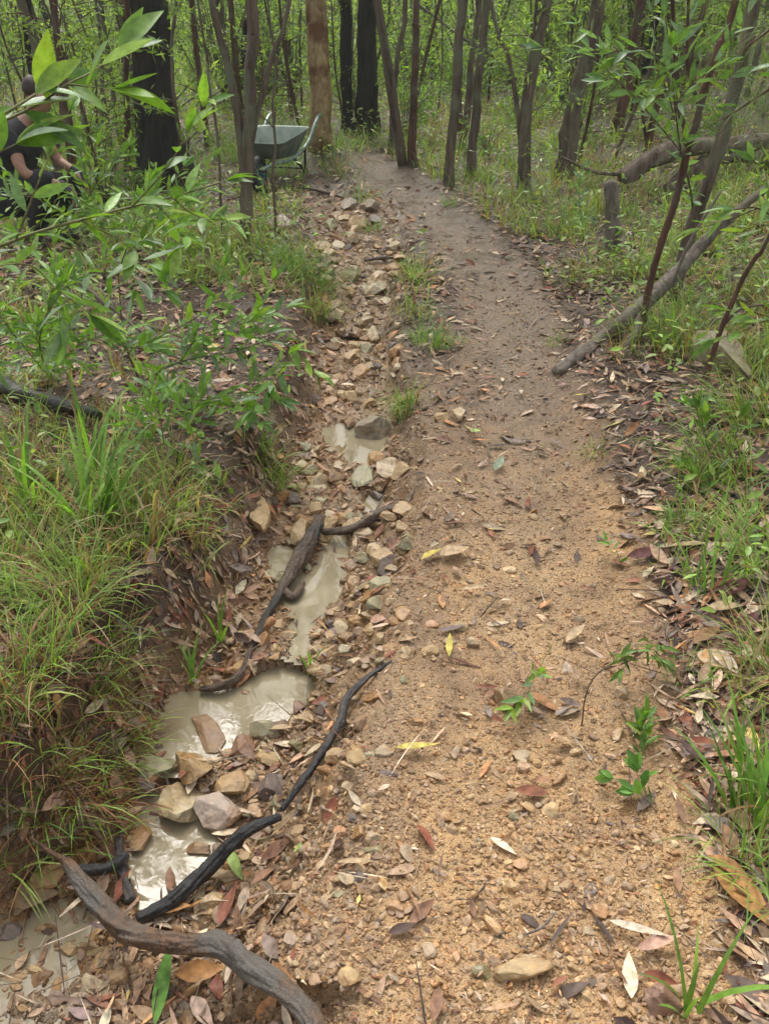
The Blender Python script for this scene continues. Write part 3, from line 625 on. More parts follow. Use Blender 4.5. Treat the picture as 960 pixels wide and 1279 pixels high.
tree('slim_tree', 'thin trunk just behind the close pair beside the far path', (576,186), [(586,110),(594,40),(598,0)], 10, 8, 'bark', seed=16)
tree('slim_tree', 'dark brown tree with a low side stem, nearest the path on the right', (657,241), [(653,190),(661,110),(672,50),(684,-5)], 17, 14, 'bark', [((651,190),(645,130),(634,70),(614,10),6), ((650,165),(655,110),(664,60),(670,0),5)], seed=17, knots=4)
tree('dead_branch', 'pale dead stem leaning between two trunks on the right', (654,112), [(634,92),(618,72),(566,40),(520,5)], 6, 4, 'pale', seed=18, crown=False, ztop=0, cat='fallen branch')
tree('slim_tree', 'broad grey-brown leaning tree in the middle of the right-hand group', (702,222), [(712,160),(727,90),(748,-5)], 23, 17, 'bark', [((722,96),(716,130),(706,150),4)], seed=19, knots=5)
tree('slim_tree', 'reddish leaning tree on the grassy slope beyond the fallen log', (768,166), [(782,110),(792,50),(800,-5)], 17, 14, 'barkred', seed=20, knots=3)
tree('slim_tree', 'short dark forked trunk leaning up behind the fallen log', (806,195), [(815,150),(828,110),(860,60),(882,0)], 11, 8, 'barkred', [((808,186),(803,150),(800,110),5)], seed=21)
t = tree('leaning_tree', 'slender red-brown leaning tree crossing in front of the fallen log', (797,424), [(815,340),(840,260),(858,190),(880,110),(918,0)], 11, 10, 'barkred', [((858,192),(852,150),(846,120),5), ((872,132),(860,90),(858,60),4)], seed=22, knots=4, rough=.3, crown=True)
tree('leaning_tree', 'pale brown leaning tree behind the slender red one at right', (838,372), [(868,270),(892,200),(915,120),(942,0)], 20, 18, 'bark', seed=23, knots=3)
tree('sapling', 'thin reddish stem near the grey rock at the right edge', (874,485), [(900,410),(926,350),(962,290)], 9, 6, 'barkred', [((900,408),(930,384),(990,380),4)], seed=24, crown=False, ztop=2.5, seg=9)
# logs, post and leaning limb
def log(name, label, cat, pts, wid, mat, seed, branches=(), knots=3, rough=.3, group=None, flat=1, seg=14, lift=.3):
    """pts: (px,py,height of the wood's axis above the ground there, or None = lying)"""
    P = []; 
    for (px, py, h), wd in zip(pts, wid):
        g = T(px, py)
        if h is None: p = g + [0, 0, wpx(wd, g) * lift]
        else:
            p = Q(px, py, h)
        P.append(p)
    b = P[0].copy(); t = thing(name, label, cat, b, group)
    rr = [wd / 2 / FPX * math.hypot(p[1], CAMH - p[2]) * .82 for wd, p in zip(wid, P)]
    mb = MB(); add_tube(mb, P, rr, seg, len(P) * 8, rough, seed, knots=knots, flat=flat); mb.build('trunk' if cat == 'log' else 'limb', M[mat], t)
    for br in branches:
        Pb = [(T(x, y) + [0, 0, .012]) if h is None else Q(x, y, h) for x, y, h in br[0]]
        m2 = MB(); add_tube(m2, Pb, [wd / 2 / FPX * math.hypot(p[1], CAMH - p[2]) for wd, p in zip(br[1], Pb)], 8, len(Pb) * 6, .2, seed + 5); m2.build('twig', M[mat], t)
    return t
log('fallen_log', 'mossy grey fallen log propped over the grass behind the leaning trees', 'log', [(776,222,7.3),(805,203,7.4),(850,186,7.6),(900,182,7.7),(1000,172,8.0)], [20,26,25,22,20], 'bark', 31, [(((776,218,7.3),(740,214,7.25),(700,196,7.2)), (5,4,3))], knots=6, seg=20)
log('fallen_log', 'lower dark fallen log lying beneath the mossy grey one', 'log', [(832,236,7.4),(870,208,7.6),(920,196,7.7),(1000,204,7.9)], [16,19,18,17], 'bark', 32, knots=4)
P, _ = px_line((766,318), [(765,275),(762,228)]); tp = thing('stump_post', 'short upright weathered grey stump holding up the log end', 'stump', P[0]); mb = MB()
add_tube(mb, [P[0] - [0, 0, .05], P[1], P[2]], [.062, .05, .042], 16, 20, .35, 33, knots=4); mb.build('trunk', M['pale'], tp)
log('leaning_limb', 'long grey dead limb leaning from the path edge up to the right', 'limb', [(694,469,None),(728,446,None),(752,424,4.2),(790,392,4.2),(840,345,4.35),(885,295,4.5),(930,255,4.6),(985,215,4.75)], [19,23,24,22,20,16,11,8], 'pale', 34, [(((800,395,4.18),(790,425,4.08),(772,440,4.05)), (16,14,8)), (((840,352,4.3),(862,300,4.32),(900,238,4.35)), (5,4,3))], knots=6, seg=16)
log('fallen_log', 'short wet black charred log lying in the grass at the left edge', 'log', [(-30,470,None),(20,498,None),(70,512,None),(124,524,None)], [26,26,22,15], 'wetchar', 35, lift=.9, knots=4)
log('fallen_branch', 'long thin bare branch lying across the left forest floor', 'branch', [(-10,432,3.9),(60,418,4.05),(150,402,4.2),(240,425,4.15),(275,440,4.1)], [6,5,5,4,3], 'bark', 36, [(((150,402,4.2),(120,372,4.3),(80,345,4.4)), (4,3,2))], knots=1, seg=8)
log('fallen_branch', 'pale straight dead stick slanting on the left forest floor', 'branch', [(60,322,4.3),(120,370,4.2),(190,425,4.1)], [5,5,4], 'pale', 37, knots=1, seg=8)
log('fallen_branch', 'dark thin stick lying beside the wheelbarrow mound', 'branch', [(372,238,None),(400,243,None),(428,250,None)], [4,4,3], 'root', 38, lift=1.5, seg=7, knots=1)
log('fallen_branch', 'short dark stick across the stony upper gully', 'branch', [(455,330,None),(480,327,None),(506,326,None)], [5,6,4], 'root', 39, lift=1.5, seg=7)
# sticks in and by the gully
def gz(px, py, z):  # point at a given height
    return G(px, py, z)
def stick(name, label, cat, pts, mat, seed, knots=3, rough=.25, kids=(), seg=14, flat=1.0):
    P = [gz(a, b, c) for a, b, c, _ in pts]; rr = [wd / 2 / FPX * np.linalg.norm(p - [0, 0, CAMH]) * .74 for (_, _, _, wd), p in zip(pts, P)]; rj = np.random.default_rng(seed); P = [p + rj.normal(0, .006, 3) * (0 < i < len(P) - 1) for i, p in enumerate(P)]
    t = thing(name, label, cat, P[0]); mb = MB(); add_tube(mb, P, rr, seg * 2, len(P) * 18, rough * 1.25, seed, knots=knots, flat=flat); mb.build('stem', M[mat], t)
    for kp in kids:
        Pk = [gz(a, b, c) for a, b, c, _ in kp]; m2 = MB(); add_tube(m2, Pk, [wd / 2 / FPX * np.linalg.norm(p - [0, 0, CAMH]) for (_, _, _, wd), p in zip(kp, Pk)], 9, len(Pk) * 7, rough, seed + 3); m2.build('offshoot', M[mat], t)
    return t
stick('curved_branch', 'thick curved wet brown branch bridging the gully at the bottom', 'branch',
      [(82,1075,-.10,14),(112,1112,-.12,27),(150,1150,-.14,30),(178,1170,-.145,27),(225,1176,-.13,30),(268,1184,-.10,36),(315,1208,-.06,34),(352,1236,-.02,30),(385,1275,.0,32),(410,1330,.0,32)], 'wetwood', 41, 7, .28,
      [[(112,1108,-.12,12),(84,1078,-.10,9),(60,1062,-.07,5),(38,1046,-.03,2)]], seg=26)
stick('charred_stick', 'straight wet black charred stick along the edge of the lower pool', 'stick',
      [(172,1148,-.20,18),(212,1118,-.20,22),(262,1080,-.18,24),(305,1046,-.13,20),(350,1020,-.09,12)], 'wetchar', 42, 5, .3, seg=20)
stick('root', 'thin black root snaking across the clay from pool edge up the path', 'root',
      [(352,1012,-.100,9),(376,980,-.085,12),(398,945,-.065,13),(420,905,-.05,13),(436,868,-.03,12),(470,838,-.018,8),(520,812,-.012,4)], 'wetchar', 43, 4, .3)
stick('waterlogged_branch', 'gnarled dark branch with a thick broken end lying along the stream', 'branch',
      [(250,860,-.19,10),(275,858,-.185,15),(300,842,-.18,13),(318,805,-.17,10),(335,770,-.16,11),(352,735,-.15,14),(370,705,-.135,24),(388,678,-.125,26),(400,646,-.11,14)], 'root', 44, 7, .35,
      [[(352,735,-.15,9),(366,745,-.16,12),(378,728,-.16,8)]], seg=20)
stick('charred_stick', 'short dark wet stick across the stream above the gnarled branch', 'stick',
      [(400,664,-.145,9),(432,662,-.13,14),(462,648,-.115,17),(492,634,-.09,14),(524,622,-.06,7)], 'root', 45, 5, .3)
stick('charred_stick', 'blackened stub lying under the overhanging red grass', 'stick', [(98,1086,-.15,14),(130,1078,-.17,16),(158,1068,-.19,12)], 'wetchar', 46, 3)
stick('charred_stick', 'upright black stub beside the lower pool\'s left shore', 'stick', [(150,1040,-.20,10),(158,1075,-.21,17),(164,1125,-.22,16)], 'wetchar', 47, 4, .35)
stick('twig', 'short grey twig lying on the orange clay low on the path', 'twig', [(654,1168,.0,3),(672,1156,.003,4),(693,1140,.004,3)], 'pale', 48, 1, seg=7)
stick('twig', 'dark twig lying on the clay above the curved branch end', 'twig', [(600,770,-.01,3),(612,760,.0,3),(622,745,.0,2)], 'root', 49, 1, seg=7)
# ------------------------------------------------------------------ rocks that one can point at
RC = {'ochre': (.34,.24,.125), 'tan': (.38,.30,.195), 'grey': (.25,.21,.155), 'red': (.21,.125,.085), 'pink': (.36,.28,.22), 'dark': (.13,.10,.085), 'pale': (.50,.42,.30), 'brown': (.22,.14,.075), 'green': (.24,.22,.13), 'orange': (.31,.19,.085)}
ROCKS = [
 (240,962,50,40,'ochre','large blocky ochre rock at the upper shore of the lower pool'),(262,930,26,60,'brown','long narrow brown slab tilted into the main pool'),
 (198,958,44,26,'green','flat olive-brown rock half sunk at the main pool\'s lower shore'),(305,938,32,34,'red','reddish brown rock beside the tilted slab'),
 (330,918,36,24,'green','low olive rock at the right shore of the main pool'),(334,952,24,22,'ochre','small golden rock right of the reddish one'),
 (285,985,40,32,'ochre','golden brown rock wedged below the tilted slab'),(338,985,36,30,'dark','flat dark rock beside the root by the dam of stones'),
 (238,1018,58,48,'tan','broad rounded tan boulder, largest of the rock dam'),(274,1022,48,40,'pink','pinkish block with a pale top edge on the rock dam'),
 (198,1024,22,18,'red','small round maroon stone in the murky lower pool'),(178,1058,24,26,'orange','orange stone at the left shore of the lower pool'),
 (250,1068,30,14,'brown','thin brown stone lapped by the lower pool against the black stick'),(280,1098,36,22,'ochre','yellowish stone behind the black charred stick'),
 (268,1130,36,20,'tan','tan stone tucked between black stick and curved branch'),(180,985,34,24,'dark','dark slab under the bank at the pool\'s left end'),
 (210,1000,18,14,'red','little reddish stone in the rapid between the pools'),(372,886,16,14,'red','round reddish stone standing in the main pool\'s right bay'),
 (372,670,24,32,'ochre','flat-sided ochre block leaning on the gnarled branch'),(466,550,40,20,'grey','wide flat grey stone in the uppermost puddle'),
 (438,535,20,14,'brown','small brown stone at the head of the uppermost puddle'),(482,590,34,26,'tan','tan flat stone just below the uppermost puddle'),
 (456,602,28,26,'green','greenish square stone below the uppermost puddle'),(446,662,24,20,'ochre','golden stone lying on the short wet stick'),
 (486,648,20,12,'ochre','small golden stone right of the short wet stick'),(470,692,24,20,'tan','pale blocky stone right of the narrow stream'),
 (552,524,20,16,'ochre','left stone of the ochre pair at the path\'s left edge'),(570,522,24,14,'tan','right stone of the ochre pair at the path\'s left edge'),
 (400,604,22,16,'tan','pale stone at the left foot of the gully above the block'),(322,648,26,40,'ochre','upright ochre rock set in the eroded left bank'),
 (410,488,16,18,'orange','orange stone stuck in the gully bank under the shrub'),(462,790,18,18,'ochre','ochre stone on the clay right of the narrow stream'),
 (890,452,52,48,'green','large mossy grey rock under the grass near the right edge'),(438,258,19,15,'grey','rounded grey rock at the head of the gully'),
 (464,262,26,8,'grey','flat grey slab sunk in the far path'),(420,272,18,10,'brown','brown flat rock beside the rounded grey one'),
 (400,275,15,12,'tan','tan rock at the left head of the gully'),(356,288,34,14,'grey','flat grey rock in grass left of the far gully'),
 (470,350,20,14,'tan','tan stone in the rocky upper gully by the stick'),(468,366,24,14,'pale','pale flat stone in the rocky upper gully'),
 (440,345,24,16,'green','grey-green stone left side of the upper gully'),(60,1100,40,30,'orange','orange stone under the grass at lower left'),
 (110,1070,30,24,'orange','yellow-orange stone beside the stub at lower left'),(48,1128,50,30,'brown','flat brown rock at the edge of the bottom puddle'),
 (432,1100,18,18,'pale','small pale pebble on the clay right of the black stick'),(444,948,20,30,'ochre','ochre stone beside the snaking root'),
 (648,946,18,16,'tan','lone tan pebble in mid path'),(568,942,16,14,'tan','small tan pebble left of mid path'),(630,878,26,26,'brown','flat brown stone under the green sprig on the path'),
 (650,1218,60,24,'ochre','large flat yellowish stone bedded in the path at the bottom'),(600,1218,24,16,'green','greenish flat chip beside the large bedded stone'),
 (438,1222,24,22,'ochre','golden chip on clay right of the branch end'),(820,1250,40,40,'red','dark red-brown flat stone at the lower right edge of the path'),
 (250,1148,26,16,'tan','tan chip between the curved branch and black stick'),
]
def add_rock(px, py, wpx_, hpx, colr, seed, zofs=0, tilt=None):
    r = np.random.default_rng(seed); g = T(px, py); d = np.linalg.norm(g - [0, 0, CAMH]); sx = wpx_ / FPX * d / 2 * 1.12; th = math.asin(min(1, (CAMH - g[2]) / d))
    sy = hpx / FPX * d / 2 / max(math.sin(th), .35) * .95; sz = min(sx, sy) * r.uniform(.45, .75)
    if hpx > wpx_ * 1.2: sz = sx * .7
    V, F = rock(4, seed, 13, 0, .10); V = V @ rotm(r, 1)[0].T * [sx * 1.12, sy * 1.12, sz * 1.3]
    a = r.uniform(-.25, .25) if tilt is None else tilt; c, s = math.cos(a), math.sin(a); V = V @ np.array([[c, s, 0], [-s, c, 0], [0, 0, 1]])
    base = np.array([g[0], g[1], g[2]]); V = V + base + [0, 0, sz * .42 + zofs]
    mb = MB(); mb.add(V, F, pal(1, [colr], None, .06, r)[0]); return mb, base
for i, (px, py, a, b, cn, lab) in enumerate(ROCKS):
    g_ = T(px, py); mb, base = add_rock(px, py, a, b, RC[cn], 700 + i, zofs=.022 * float(inpool(g_[:1], g_[1:2])[0]), tilt=.55 if i == 1 else None); o = mb.build('rock', M['stone'], smooth=False, loc=base); tag(o, lab, 'rock')
# smaller stones strewn down the gully and its right slope
r = np.random.default_rng(21); k = 0; ZN = [('stones bedded in the lower gully slope', 'small angular ochre stone on the clay slope right of the pools', 300, 480, 870, 1120, 50), ('stones in the middle gully', 'small angular stone lying in the muddy middle stretch of the gully', 340, 510, 560, 850, 130),
      ('stones in the upper gully', 'small brown stone in the dry rocky upper gully', 400, 500, 270, 510, 95), ('stones in the bottom puddle', 'small wet stone standing in the shallow bottom puddle', 10, 140, 1150, 1260, 26), ('stones on the path', 'small tan pebble standing proud of the orange path clay', 470, 800, 640, 1250, 38)]
for grp, lab, x0, x1, y0, y1, n in ZN:
    for _ in range(n):
        px, py = r.uniform(x0, x1), r.uniform(y0, y1); g_ = T(px, py)
        if 'puddle' not in grp and inpool(g_[:1], g_[1:2])[0] > .2 and r.random() > .22: continue
        s = r.uniform(10, 24) * (1 if y0 > 500 else .68) * (.75 if 'path' in grp else 1)
        mb, base = add_rock(px, py, s * r.uniform(.9, 1.4), s * r.uniform(.6, .95), RC[['ochre', 'tan', 'brown', 'orange', 'brown', 'ochre', 'dark', 'green', 'tan', 'ochre'][r.integers(10)]], 900 + k, zofs=-.0016 * math.hypot(g_[1], 1.6) * (s / 14))
        mb.V[0] = mb.V[0]; o = mb.build('stone', M['stone'], smooth=False, loc=base); tag(o, lab, 'stone', grp); k += 1
# ------------------------------------------------------------------ single fallen leaves on the path
FL = [(560,812,34,8,1.45,'yellow','narrow yellow leaf pointing up the path, on the clay'),(520,941,52,10,.05,'yellow','long yellow-green leaf lying across the clay below the root'),(298,1084,34,12,-.9,'lime','pale green fresh leaf on the black charred stick'),
 (208,1232,60,15,1.5,'green','bright green broken leaf below the curved branch'),(382,1067,22,9,-.2,'lime','small green leaf on clay right of the black stick'),(210,1142,48,14,.1,'orange','long orange-brown leaf behind the curved branch'),
 (292,1136,42,20,1.2,'red','reddish leaf propped beside the black stick end'),(498,682,22,14,-.6,'pinky','pinkish oval leaf right of the narrow stream'),(540,700,30,14,.5,'yellow','mustard leaf right of the stream near the bedded stone'),
 (566,696,40,22,.4,'tan','broad tan-yellow leaf lying beside the mustard one'),(590,742,34,7,.15,'tan','thin tan leaf curled on the clay in mid path'),(476,780,22,12,-.3,'pinky','pale pinkish leaf on the leafy clay by the stream'),
 (904,766,40,15,-.1,'tan','pale tan leaf lying in litter at the right edge'),(884,800,34,14,.1,'brown','brown leaf just below the pale tan one at right'),(890,832,34,22,-1.0,'tan','broad brown-tan leaf under the right-hand grass'),
 (905,834,36,16,-1.1,'pale','pale curled leaf beside the broad tan one'),(920,742,40,20,.3,'maroon','dark maroon leaf shining in right-hand litter'),(930,790,60,14,.6,'maroon','long dark maroon leaf arched at the right edge'),
 (925,1125,70,30,-1.05,'orange','large orange-tan strip of bark on litter at lower right'),(905,1090,40,16,-.5,'orange','orange curled leaf just above the bark strip'),(795,1170,60,9,-.3,'pale','pale narrow leaf at the path\'s lower right edge'),
 (820,1188,50,12,.15,'pinky','pink-tan leaf below the pale narrow one'),(808,698,44,14,-.2,'maroon','dark purple curled bark flake at the path\'s right edge'),(855,690,50,16,-.2,'tan','tan leaf beside the purple flake'),
 (210,445,20,6,.8,'maroon','small crimson leaf in the grass by the black log'),(592,545,14,8,.3,'lime','small green leaf on the path beside the ochre stones'),(622,585,26,10,1.0,'greygreen','grey-green leaf on the path above the puddle stretch'),
 (505,682,3,3,0,'tan',None),(730,500,26,7,-.4,'yellow','curled yellow leaf in litter right of the path'),(300,1210,30,9,1.2,'pale','pale split leaf below the curved branch'),(246,1216,50,20,.2,'orange','rust coloured leaf lying under the curved branch'),
 (365,1030,50,8,.3,'tan','long grey-tan strip by the end of the black stick'),(448,1084,44,7,-.1,'tan','narrow tan stick-like leaf on the clay'),(718,800,34,12,.6,'tan','tan leaf fragment on the orange clay beside the bent sprig')]
LCOL = {'yellow': (.42,.34,.08), 'lime': (.30,.40,.12), 'green': (.13,.26,.05), 'orange': (.38,.19,.07), 'red': (.24,.10,.065), 'pinky': (.42,.25,.18), 'tan': (.38,.27,.16), 'brown': (.26,.14,.07), 'pale': (.52,.42,.32), 'maroon': (.10,.03,.03), 'greygreen': (.22,.25,.17)}
for i, (px, py, L, W, an, cn, lab) in enumerate(FL):
    if lab is None: continue
    r = np.random.default_rng(40 + i); g = T(px, py); d = np.linalg.norm(g - [0, 0, CAMH]); k = d / FPX; D = np.array([math.cos(an), math.sin(an) / .75, 0]); nn = normal(g[:1], g[1:2])[0]; D[2] = -(D[0] * nn[0] + D[1] * nn[1]) / nn[2]
    Lw = L * k * np.linalg.norm(D[:2]); D = unit(D); P = g - D * Lw / 2 + nn * .022
    V, F = scatter(LEAF_HI, P[None], D[None], nn[None] + r.normal(0, .15, (1, 3)), Lw, W * k * 1.1, r.uniform(-.05, .12), r.uniform(-.8, .8))
    mb = MB(); mb.add(V, F, pal(1, [LCOL[cn]], None, .05, r)[0]); tag(mb.build('fallen_leaf', M['litter'], loc=g), lab, 'leaf')
# ------------------------------------------------------------------ grass tufts
FINE = dict(W=.0022, spread=.05, dry=.12); BR = [(.18, .33, .055), (.23, .38, .075), (.15, .28, .05)]
TUFTS = [ # px, py, n, length, blade width, spread, dry share, greens, lean, label
 (118,668,44,.46,.017,.05,.02,BR,.5,'broad-bladed bright green grass clump on the left bank'),(122,600,9,.40,.017,.02,0,BR,.9,'two or three tall broad blades standing behind the left clump'),
 (40,640,8,.40,.016,.03,0,BR,2.0,'tall broad grass blades at the far left beside the dry grass'),(30,720,90,.30,.004,.10,.2,GRN,None,'dense green tussock at the left edge under the broad clump'),
 (92,760,120,.28,.0035,.10,.2,GRN,None,'green tussock in the middle of the left bank'),(118,806,90,.24,.003,.08,.3,GRN,-.3,'arching fine tussock above the left bank\'s bare lip'),
 (20,850,110,.28,.003,.10,.35,GRN,None,'yellowish tussock at the left edge beside the main pool'),(84,866,100,.26,.003,.09,.45,GRN,None,'half-dry tussock above the main pool\'s left bank'),
 (128,926,110,.22,.0026,.08,.6,GRN,-.4,'rust-red dying tussock overhanging the main pool'),(60,950,130,.26,.0028,.10,.6,GRN,None,'rusty tussock with bright star-shaped blades at lower left'),
 (104,1000,110,.22,.0026,.09,.7,GRN,-.5,'red-brown tussock overhanging the lower pool'),(20,1010,120,.26,.003,.10,.55,GRN,None,'red-brown tussock at the left edge above the orange stones'),
 (158,884,60,.17,.0025,.06,.5,GRN,-.5,'small rusty tuft hanging over the main pool\'s left shore'),(10,1090,10,.26,.006,.03,0,GRN,-.2,'pale green arching blades at the left edge over orange stones'),
 (246,665,34,.15,.0024,.04,.1,GRN,None,'small fine tuft above the eroded left bank'),(240,852,6,.20,.011,.012,0,BR,1.9,'two short broad blades by the main pool\'s top left corner'),
 (275,800,6,.20,.009,.012,0,BR,.6,'broad drooping blade over the bare left bank'),(388,838,3,.21,.013,.004,0,BR,2.3,'pair of broad green blades at the main pool\'s right end'),
 (346,606,70,.20,.0028,.05,.1,GRN,-.2,'tuft hanging over the gully beside the shrub'),(320,560,70,.22,.0028,.07,.2,GRN,None,'straggly tuft under the spreading shrub'),
 (385,352,300,.34,.0035,.16,.06,BR,-.3,'large lush bright green tussock at the gully\'s left lip'),(350,330,160,.26,.0035,.13,.1,BR,None,'lush tussock left of the brightest one by the gully'),
 (395,395,160,.28,.0035,.08,.45,GRN,-.4,'yellowing tuft drooping into the gully under the lush tussock'),(300,350,130,.22,.003,.14,.2,GRN,None,'low grassy patch between shrub and lush tussock'),
 (540,430,150,.20,.003,.10,.08,BR,None,'bright fine tuft growing between gully and path'),(520,395,90,.16,.003,.09,.1,GRN,None,'thin tuft just above the bright one between gully and path'),
 (505,512,110,.22,.003,.06,.25,BR,-1.9,'tuft drooping over the uppermost puddle\'s right bank'),(515,348,90,.17,.0035,.10,.1,GRN,None,'low tuft at the far end of the gully island'),
 (464,288,80,.14,.0035,.08,.1,BR,None,'small round tuft at the head of the gully'),(452,252,60,.12,.0035,.08,.1,GRN,None,'small tuft behind the rounded grey rock'),
 (560,258,60,.16,.0035,.06,.05,BR,None,'small bright tuft at the right edge of the far path'),(500,185,120,.30,.006,.30,.15,BR,None,'pale grass behind the far bend of the path'),
 (640,250,120,.28,.0045,.2,.2,GRN,None,'grass at the foot of the dark brown tree on the right'),(600,226,120,.26,.005,.16,.1,BR,None,'grass around the foot of the close pair of trunks'),
 (710,290,110,.26,.004,.14,.3,GRN,None,'straggly grass right of the far path below the leaning tree'),(740,345,110,.28,.004,.14,.45,GRN,None,'straw-tinged grass beside the weathered stump'),
 (790,345,160,.34,.004,.16,.2,GRN,None,'tall grass between the stump and slender red tree'),(846,428,150,.36,.0045,.14,.2,BR,2.6,'tall arching grass behind the leaning dead limb'),
 (846,662,60,.13,.004,.04,.02,BR,None,'short bright tuft at the right edge of the path'),(905,600,110,.34,.005,.10,.25,GRN,2.4,'tall grass leaning over the litter at right'),
 (930,530,110,.36,.006,.12,.3,GRN,2.8,'long pale arching grass at the right edge by the mossy rock'),(880,740,18,.26,.008,.05,.05,BR,1.0,'upright broad blades in litter at right'),
 (950,720,90,.34,.004,.08,.2,GRN,2.2,'grass arching in from the right edge above the maroon leaves'),(955,850,70,.30,.004,.07,.3,GRN,2.4,'grass leaning in from the right edge below the maroon leaves'),
 (940,1020,26,.30,.011,.05,.02,BR,2.0,'broad bright blades at the right edge beside the seedling'),(860,1265,9,.26,.012,.02,0,BR,1.0,'broad bright green blades at the very bottom right'),
 (600,1290,3,.07,.006,.01,0,BR,None,None),(690,430,30,.12,.003,.05,.1,GRN,None,'wispy tuft beside the foot of the dead limb'),(740,570,26,.13,.003,.05,.3,GRN,None,'wispy tuft in the leaf litter right of the path'),
 (130,330,150,.30,.004,.25,.1,GRN,None,'soft green grass under the long shrub branch'),(260,310,150,.26,.004,.2,.15,GRN,None,'thin grass at the foot of the forked tree'),(350,215,160,.36,.006,.22,.05,BR,None,'tall green grass growing up around the wheelbarrow'),
 (420,185,90,.30,.006,.2,.05,BR,None,'grass at the foot of the mottled gum'),(300,200,120,.32,.006,.25,.05,BR,None,'grass between the burnt trunk and the wheelbarrow'),
 (700,190,150,.34,.006,.35,.2,BR,None,'grass on the slope behind the broad leaning tree'),(750,120,160,.36,.008,.6,.1,BR,None,'bright grass high on the far right slope'),(660,150,160,.34,.007,.5,.1,BR,None,'bright grass beyond the dark brown tree')]
for i, (px, py, n, L, W, sp, dry, gr, lean, lab) in enumerate(TUFTS):
    if lab is None: continue
    r = np.random.default_rng(60 + i); c = T(px, py); mb = MB(); n = int(n * 1.35)
    dc = [(.26, .11, .05), (.19, .08, .035), (.34, .20, .10), (.14, .06, .03)] if dry >= .3 and py > 800 else DRY
    el = (62, 88) if n < 60 and W > .007 else (40, 88)
    W = max(W, .0036) if py > 500 else W * 1.15; n = int(n * .8)
    clump(mb, c, n, L * (.85 if dry > .3 and py > 800 else 1), W, sp, r, gr, dry * .75, el, (.5, 2.1) if W < .007 else (.25, 1.3), lean, dc)
    if dry >= .3 and py > 800:
        clump(mb, c, int(n * 1.5), L * .55, .0025, sp * 1.2, r, gr, 1.0, (0, 60), (.3, 1.8), None, dc)
    tag(mb.build('grass_tuft', M['grass'], loc=c), lab, 'grass tuft')
# ------------------------------------------------------------------ leafy shrubs and seedlings
FRESH = [(.15, .29, .04), (.20, .35, .06), (.11, .22, .045), (.27, .40, .07), (.22, .31, .18), (.16, .28, .10)]; FW = [4, 4, 3, 1.5, 1.5, 2]
def leaves_on(lv, P, L, gap, r, f0=.15, wr=(.20, .30), cols=FRESH, wts=FW, ang=(.5, 1.1), droop=.1, tpl=LEAF_HI, tip=3):
    P = np.asarray(P, float); seg = np.linalg.norm(np.diff(P, axis=0), axis=1); tot = seg.sum(); n = max(2, int(tot * (1 - f0) / gap)); t = f0 + (1 - f0) * (np.arange(n) + r.uniform(-.3, .3, n)) / n
    t = np.concatenate([np.clip(t, 0, 1), np.full(tip, 1.0)]); n = len(t); cum = np.concatenate([[0], np.cumsum(seg)]) / tot
    p = np.stack([np.interp(t, cum, P[:, k]) for k in range(3)], 1); t2 = np.clip(t + .02, 0, 1); t1 = np.clip(t - .02, 0, 1)
    tg = unit(np.stack([np.interp(t2, cum, P[:, k]) - np.interp(t1, cum, P[:, k]) for k in range(3)], 1) + 1e-6)
    ph = np.arange(n) * 2.4 + r.uniform(0, 6); q = unit(np.cross(tg, [0, 0, 1.0])); q2 = np.cross(q, tg); sd = q * np.cos(ph)[:, None] + q2 * (np.sin(ph)[:, None] * .7 + .25)
    an = r.uniform(*ang, n); an[-tip:] *= .5; D = tg * np.cos(an)[:, None] + sd * np.sin(an)[:, None]; D[:, 2] -= droop * r.uniform(0, 1.5, n)
    Nn = unit(np.array([0, 0, 1.0]) + r.normal(0, .55, (n, 3))); Lr = r.uniform(*L, n)
    V, F = scatter(tpl, p, D, Nn, Lr, Lr * r.uniform(*wr, n), r.normal(-.10, .14, n), r.normal(0, .35, n)); lv.add(V, F, rep(pal(n, cols, wts, .10, r), tpl))
def shrub(name, label, cat, stems, seed, L=(.05, .09), gap=.022, mat='twig', f0=.15, twigs=3, twl=.16, cols=FRESH, wts=FW, wr=(.2, .3), tpl=LEAF_HI, base=None, droop=.1, group=None):
    """stems: list of (points, radius, leafy); the first is the main stem"""
    r = np.random.default_rng(seed); b = np.array(stems[0][0][0], float) if base is None else base; t = thing(name, label, cat, b, group); lv = MB()
    for k, (P, rad, leafy) in enumerate(stems):
        P = np.array(P, float); mb = MB(); add_tube(mb, P, np.linspace(rad, rad * .35, len(P)), 7, len(P) * 5, .1, seed + k); mb.build('stem' if k == 0 else 'branch', M[mat], t)
        S = catmull(P, 24)
        if leafy:
            leaves_on(lv, S, L, gap, r, f0 if k == 0 else .1, wr, cols, wts, tpl=tpl, droop=droop)
            for _ in range(twigs):
                i = int(r.uniform(.25, .95) * 23); a = S[i]; tg = unit(S[min(i + 1, 23)] - S[i - 1]); d = unit(tg * .8 + r.normal(0, .6, 3) + [0, 0, .15]); e = a + d * twl * r.uniform(.5, 1.2)
                m2 = MB(); add_tube(m2, [a, (a + e) / 2 + r.normal(0, .01, 3), e], [rad * .45, rad * .3, rad * .15], 5, 7, .1, seed); m2.build('twig', M[mat], t)
                leaves_on(lv, np.array([a, (a + e) / 2, e]), L, gap * .9, r, .2, wr, cols, wts, tpl=tpl, droop=droop)
    lv.build('foliage', M['leaf'], t); return t
S3 = lambda *p: [Q(a, b, c) for a, b, c in p]
gb = G(-150, 700, .1)
